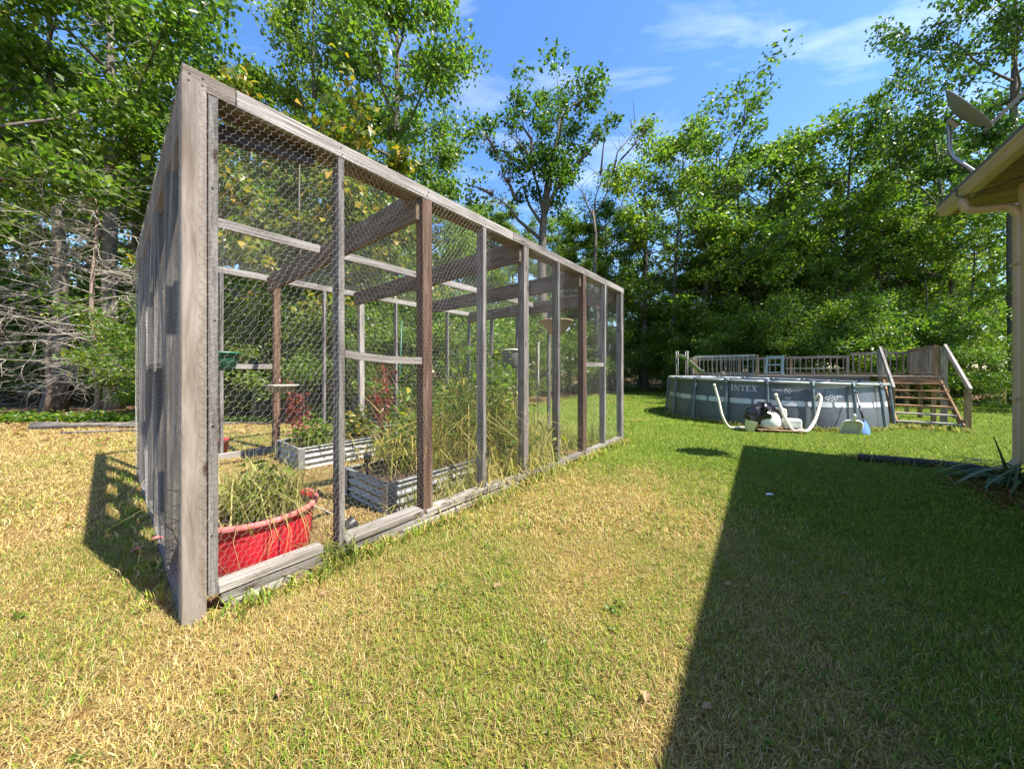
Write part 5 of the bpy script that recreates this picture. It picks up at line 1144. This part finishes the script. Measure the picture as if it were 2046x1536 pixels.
tpx('yellow', 730, 10.6, 8.2, 3.0, 'second yellowing sapling beside the tallest oak', name='sapling')
tpx('yellow', 510, 9.6, 7.5, 4.6, 'loose yellow green sapling by the back corner of the enclosure', name='sapling')
# the wood: rows of look-alike trees
G1 = 'trees of the wood behind the pool'
keys = ['oakA', 'oakB', 'oakC', 'oakB', 'oakA']
row = [(1290, 25, 18.5), (1345, 24, 17.5), (1400, 22.5, 17.2), (1470, 23, 17.8), (1540, 21, 16.6), (1615, 21.5, 16.8), (1760, 20.0, 16.5), (1850, 21, 17), (1440, 30, 19), (1600, 28, 18), (1740, 25, 16), (1985, 22, 18),
       (1520, 36, 19), (1840, 30, 19)]
for i, (px, Y, H) in enumerate(row): tpx(keys[i % 5], px, Y, H * R.uniform(.95, 1.04), R.uniform(0, 6.28), 'green oak in the dense wood behind the pool', group=G1, sx=1.15)
for i in range(8):
    px = 1265 + i * 82 + R.uniform(-16, 16); Y = 27.5 - 0.014 * (px - 1265) + R.uniform(-1.5, 3.0)
    tpx('oakB', px, Y, R.uniform(13, 15.5), R.uniform(0, 6.28), 'slender dark trunked tree in the wood behind the pool', group='slender trees behind the pool', sx=.62)
G2 = 'trees of the wood behind the enclosure'
row = [(1180, 27, 14), (1030, 27, 14.2), (950, 24, 13), (1120, 25, 11.5), (1110, 34, 16), (980, 36, 16), (1230, 34, 18), (850, 24, 20), (700, 22, 20), (560, 22, 20), (380, 18, 20), (330, 24, 21), (180, 20, 20), (60, 22, 19), (-40, 28, 21), (130, 28, 21), (270, 27, 20), (-80, 17, 20), (-330, 15, 19), (620, 32, 22), (780, 34, 23)]
for i, (px, Y, H) in enumerate(((1000, 27, 14.0), (1135, 28, 14.5), (1218, 26, 14.5), (940, 25, 13))): tpx('dense', px, Y, H, R.uniform(0, 6.28), 'mid height leafy tree closing the gap behind the sparse oak', group='mid height trees behind the sparse oak', sx=1.25)
for i, (px, Y, H) in enumerate(row): tpx(keys[(i + 2) % 5], px, Y, H * R.uniform(.95, 1.04), R.uniform(0, 6.28), 'green oak in the dense wood behind the enclosure', group=G2)
# far rows
for i in range(34):
    px = -400 + i * 85 + R.uniform(-30, 30); Y = R.uniform(40, 60); 
    tpx(keys[i % 5], px, Y, R.uniform(14, 18), R.uniform(0, 6.28), 'far oak deep inside the wood', group='far trees of the wood', sx=1.25)
# understory
for i in range(74):
    px = -150 + i * 33 + R.uniform(-14, 14)
    if 2120 < px: px -= 500
    x0 = (px - 1023) / F_PX; Y = 8.0
    for _ in range(60):
        if Y > float(edge_y(x0 * Y)) + 0.6: break
        Y += 0.5
    Y += R.uniform(-3.4, 0.4) if px > 1200 else R.uniform(-0.2, 3.5)
    if px < 310:
        continue
    if px > 1400 and i % 3 == 0: continue
    k = 'bush' if i % 2 else 'bushdk'
    beh = px > 1240
    tpx(k, px, Y, R.uniform(2.4, 3.9) * ((0.9 if px > 1800 else 1.15) if beh else 1.0), R.uniform(0, 6.28), 'bright leafy understory bush ' + ('behind the pool deck' if beh else 'at the wood edge behind the enclosure'), name='bush', cat='bush', group='bushes behind the pool' if beh else 'bushes behind the enclosure', sx=R.uniform(.9, 1.4))
for i in range(50):
    px = R.uniform(1230, 2100) if i % 3 else R.uniform(-80, 1150); x0 = (px - 1023) / F_PX; Y = 9.0
    for _ in range(60):
        if Y > float(edge_y(x0 * Y)) + 2.0: break
        Y += 0.5
    Y += R.uniform(0.5, 7); beh = px > 1200
    if px < 330: continue
    if beh: Y -= 2.0
    if px > 1650 and i % 2: continue
    tpx('slim', px, Y, R.uniform(5.5, 8.5) * (1.35 if beh else 1), R.uniform(0, 6.28), 'slender leafy young tree ' + ('under the oaks behind the pool' if beh else 'under the oaks behind the enclosure'), name='young_tree', group='young trees behind the pool' if beh else 'young trees behind the enclosure', sx=R.uniform(.9, 1.3))

for i in range(40):
    left = i < 28; px = -160 + i * 21 + R.uniform(-12, 12) if left else R.uniform(900, 1420); Y = R.uniform(14.5, 24) if left else R.uniform(30, 40)
    tpx('thicket' if left else 'bushdk', px, Y, R.uniform(3.8, 5.6) if left else R.uniform(4.5, 7.0), R.uniform(0, 6.28), 'dark thicket bush deep in the wood ' + ('beyond the dead cedar' if left else 'beyond the far end of the enclosure'), name='bush', cat='bush', group='thicket bushes beyond the dead cedar' if left else 'thicket bushes beyond the enclosure', sx=1.5)
# sparse oak against the open sky, its limbs and clumps laid out one by one
def custom_tree(name, label, foot, trunk, limbs, mat, bark, leaf, per, r0, brown=None):
    t = thing(name, foot, label, 'tree'); mb = MB(); n = len(trunk); mb.tube([Vector(foot) - UP * .2] + trunk, [r0 * 1.4] + [r0 * (1 - .7 * k / n) for k in range(n)], 9); C = []; B = []
    rg = np.random.default_rng(len(limbs) * 7)
    for (b, e, cr, dead) in limbs:
        cr *= 1.35; L = (e - b).length; m1 = b.lerp(e, .35) + UP * L * .05 + Vector((R.uniform(-.1, .1), 0, 0)) * L; m2 = b.lerp(e, .7) + Vector((R.uniform(-.08, .08), 0, R.uniform(-.04, .08))) * L
        mb.tube([b, m1, m2, e], [r0 * .42, r0 * .3, r0 * .18, .012], 6)
        tw = 9 if dead else 6
        for k in range(tw):
            q = m1.lerp(e, R.uniform(0, 1)); f = q + Vector((R.gauss(0, 1), R.gauss(0, 1), R.gauss(.5, .7))) * cr * (.75 if not dead else .55); mid = q.lerp(f, .5) + Vector((R.uniform(-.1, .1), 0, .1)) * cr; mb.tube([q, mid, f], [.022, .015, .006], 4, False)
            if dead and dead > 1:
                for j in range(7): B.append(tuple(q.lerp(f, R.uniform(.2, 1)) + Vector((R.gauss(0, .12), R.gauss(0, .12), R.gauss(-.08, .1)))))
            if not dead:
                v = rg.normal(size=(per, 3)); v /= np.linalg.norm(v, axis=1, keepdims=True); v *= rg.random((per, 1)) ** .5 * cr * R.uniform(.45, .8); v[:, 2] *= .75; C.append(v + np.array(f))
    mb.build('trunk', bark, t)
    if C: leaf_mesh('crown', np.concatenate(C), leaf, mat, t, .62, .2, .4, rng=rg)
    if B: leaf_mesh('dead_leaves', np.array(B), leaf * .9, m_leafbrn, t, .5, .8, .2, rng=rg)
YO = 20.0
q = lambda px, py, dy=0.0: ray(px, py, YO + dy)
ft = q(1085, 742); ft.z = gz(ft.x, ft.y)
custom_tree('oak_tree', 'sparse oak with open clumped crown standing against the blue sky', ft, [q(1084, 640), q(1082, 540), q(1085, 450), q(1090, 400), q(1092, 370)],
    [(q(1088, 420), q(1110, 290), .9, 0), (q(1092, 370), q(1120, 235, -.6), 1.0, 0), (q(1112, 290), q(1165, 165, .4), 1.25, 0), (q(1150, 215), q(1180, 190, -.5), 1.0, 0), (q(1110, 290), q(1125, 215, .8), .8, 0),
     (q(1086, 430), q(1060, 300), .9, 0), (q(1060, 320), q(1045, 225, .6), .8, 0), (q(1060, 320), q(1025, 275, -.6), .7, 0), (q(1085, 440), q(1160, 310, .8), .9, 0), (q(1150, 330), q(1205, 270, .2), .7, 0),
     (q(1086, 440), q(1130, 340, -1), .8, 0), (q(1084, 450), q(1040, 360, .9), .7, 0), (q(1083, 480), q(980, 385), .5, 2), (q(985, 390), q(945, 372), .4, 1), (q(1050, 330), q(985, 300, .5), .6, 2), (q(990, 305), q(965, 265), .5, 1), (q(1030, 400), q(1000, 330), .5, 2)],
    m_leafdk, m_bark, 0.22, 105, 0.30)
YO = 22.0
ft = q(1190, 742); ft.z = gz(ft.x, ft.y)
custom_tree('dead_tree', 'bare dead tree with grey branches reaching above the leafy crowns', ft, [q(1192, 640), q(1188, 540), q(1190, 470), q(1185, 420)],
    [(q(1188, 430), q(1235, 330), .8, 1), (q(1225, 350), q(1270, 240), .7, 1), (q(1240, 320), q(1295, 245), .6, 1), (q(1186, 430), q(1205, 330), .7, 1), (q(1200, 350), q(1222, 205), .5, 1), (q(1188, 440), q(1150, 370), .6, 1), (q(1190, 470), q(1290, 360), .8, 1)],
    m_leaf, m_bark, 0.2, 0, 0.16)

# dead cedar with a thicket of bare grey twigs
def dead_cedar(px, Y, H, label, nb, spread, seed, lean=0.0):
    rg = random.Random(seed); x = (px - 1023) / F_PX * Y; b = Vector((x, Y, gz(x, Y))); t = thing('dead_cedar', b, label, 'tree'); mb = MB(); pts = [b - UP * .1] + [b + Vector((lean * f * H + .06 * math.sin(f * 9), .05 * math.cos(f * 7), H * f)) for f in (.15, .3, .45, .6, .75, .9, 1)]
    mb.tube(pts, [.085, .075, .068, .06, .05, .038, .025, .01], 8); mb.build('trunk', plain('cedar_bark', (0.27, 0.19, 0.15), .9, var=.4, scale=12, bmp=.5), t)
    mb = MB()
    def br(p, d, L, r, lv):
        n = 5; q = [p]; dd = d.copy()
        for k in range(n): dd = (dd + Vector((rg.gauss(0, .22), rg.gauss(0, .22), rg.gauss(-.03, .16)))).normalized(); q.append(q[-1] + dd * L / n)
        mb.tube(q, [r * (1 - .8 * k / n) for k in range(n + 1)], 4, False)
        if lv:
            for k in range(4 if lv > 1 else 3):
                i = rg.randint(1, n - 1); e = (dd + Vector((rg.gauss(0, .8), rg.gauss(0, .8), rg.gauss(0, .55)))).normalized(); br(q[i], e, L * rg.uniform(.35, .65), r * .55, lv - 1)
    for i in range(nb):
        f = rg.uniform(.12, 1); p = b + Vector((lean * f * H, 0, H * f)); a = rg.uniform(0, 6.28); br(p, Vector((math.cos(a), math.sin(a), rg.uniform(-.15, .45))).normalized(), spread * rg.uniform(.5, 1.1), .016, 2)
    mb.build('bare_branches', m_dead, t)
dead_cedar(194, 10.6, 7.2, 'dead cedar with a tangle of bare grey twigs at the lawn edge', 62, 2.5, 3, -.02)
dead_cedar(90, 11.5, 4.6, 'lower heap of bare grey branches beside the thick dark trunk', 40, 2.4, 5, .1)
dead_cedar(300, 11.4, 5.5, 'bare twiggy dead sapling between the enclosure and the grey oak', 34, 1.9, 9, .03)
dead_cedar(470, 11.6, 3.6, 'bare twiggy scrub behind the enclosure corner', 26, 1.8, 12, .03)

# ground cover, fallen branches and litter at the wood edge
def wood_edge():
    n = 16000; x = NP.uniform(-16, -2.2, n); ey = edge_y(x); y = ey + 0.25 + np.abs(NP.normal(0, 1.0, n)); k = vnoise(x, y, .8, 3) > .40; x, y = x[k], y[k]
    C = np.stack([x, y, ground_z(x, y) + np.abs(NP.normal(0, .09, len(x)))], -1); o = leaf_mesh('ground_cover', C, 0.085, m_leafbr, None, .7, .2, .9); tag(o, 'low bright green seedlings covering the wood edge', 'ground cover', kind='stuff')
    n = 16000; x = NP.uniform(-16, 26, n); y = edge_y(x) + NP.normal(1.4, 1.7, n); C = np.stack([x, y, ground_z(x, y) + .012], -1); o = leaf_mesh('leaf_litter', C, 0.09, m_leafbrn, None, .6, 0, 2.0); tag(o, 'brown fallen leaves scattered along the wood edge', 'leaf litter', kind='stuff')
    for i, (x0, y0, x1, y1, r, lab) in enumerate(((-9.9, 6.85, -7.0, 7.4, .06, 'thickest grey fallen branch along the lawn edge'), (-9.0, 7.15, -6.2, 6.75, .03, 'long slim fallen branch in front of the seedlings'), (-8.6, 6.35, -6.9, 6.75, .024, 'short crooked stick lying on the straw grass'), (-10.6, 7.35, -8.9, 7.2, .045, 'weathered log end half buried in leaves'), (-7.6, 7.6, -5.9, 8.3, .03, 'pale forked stick lying in the seedlings'),
                                                 (15.2, 16.2, 19.8, 14.2, .10, 'dark fallen log along the shaded wood edge behind the stairs'), (13.5, 18.5, 17.5, 16.6, .07, 'thin fallen log on the leaf litter behind the deck'))):
        p = Vector((x0, y0, gz(x0, y0) + r * .8)); e = Vector((x1, y1, gz(x1, y1) + r * .7)); t = thing('fallen_branch', p, lab, 'branch'); mb = MB(); m1 = p.lerp(e, .33) + Vector((0, R.uniform(-.12, .12), .02)); m2 = p.lerp(e, .66) + Vector((0, R.uniform(-.12, .12), .02)); mb.tube([p, m1, m2, e], [r, r * .9, r * .7, r * .3], 8)
        for k in range(4): s_ = p.lerp(e, R.uniform(.3, .9)); mb.tube([s_, s_ + Vector((R.uniform(-.4, .4), R.uniform(-.3, .3), R.uniform(.02, .15)))], [r * .35, r * .1], 5)
        mb.build('branch_wood', m_barkgrey if i != 5 else m_bark, t)
wood_edge()
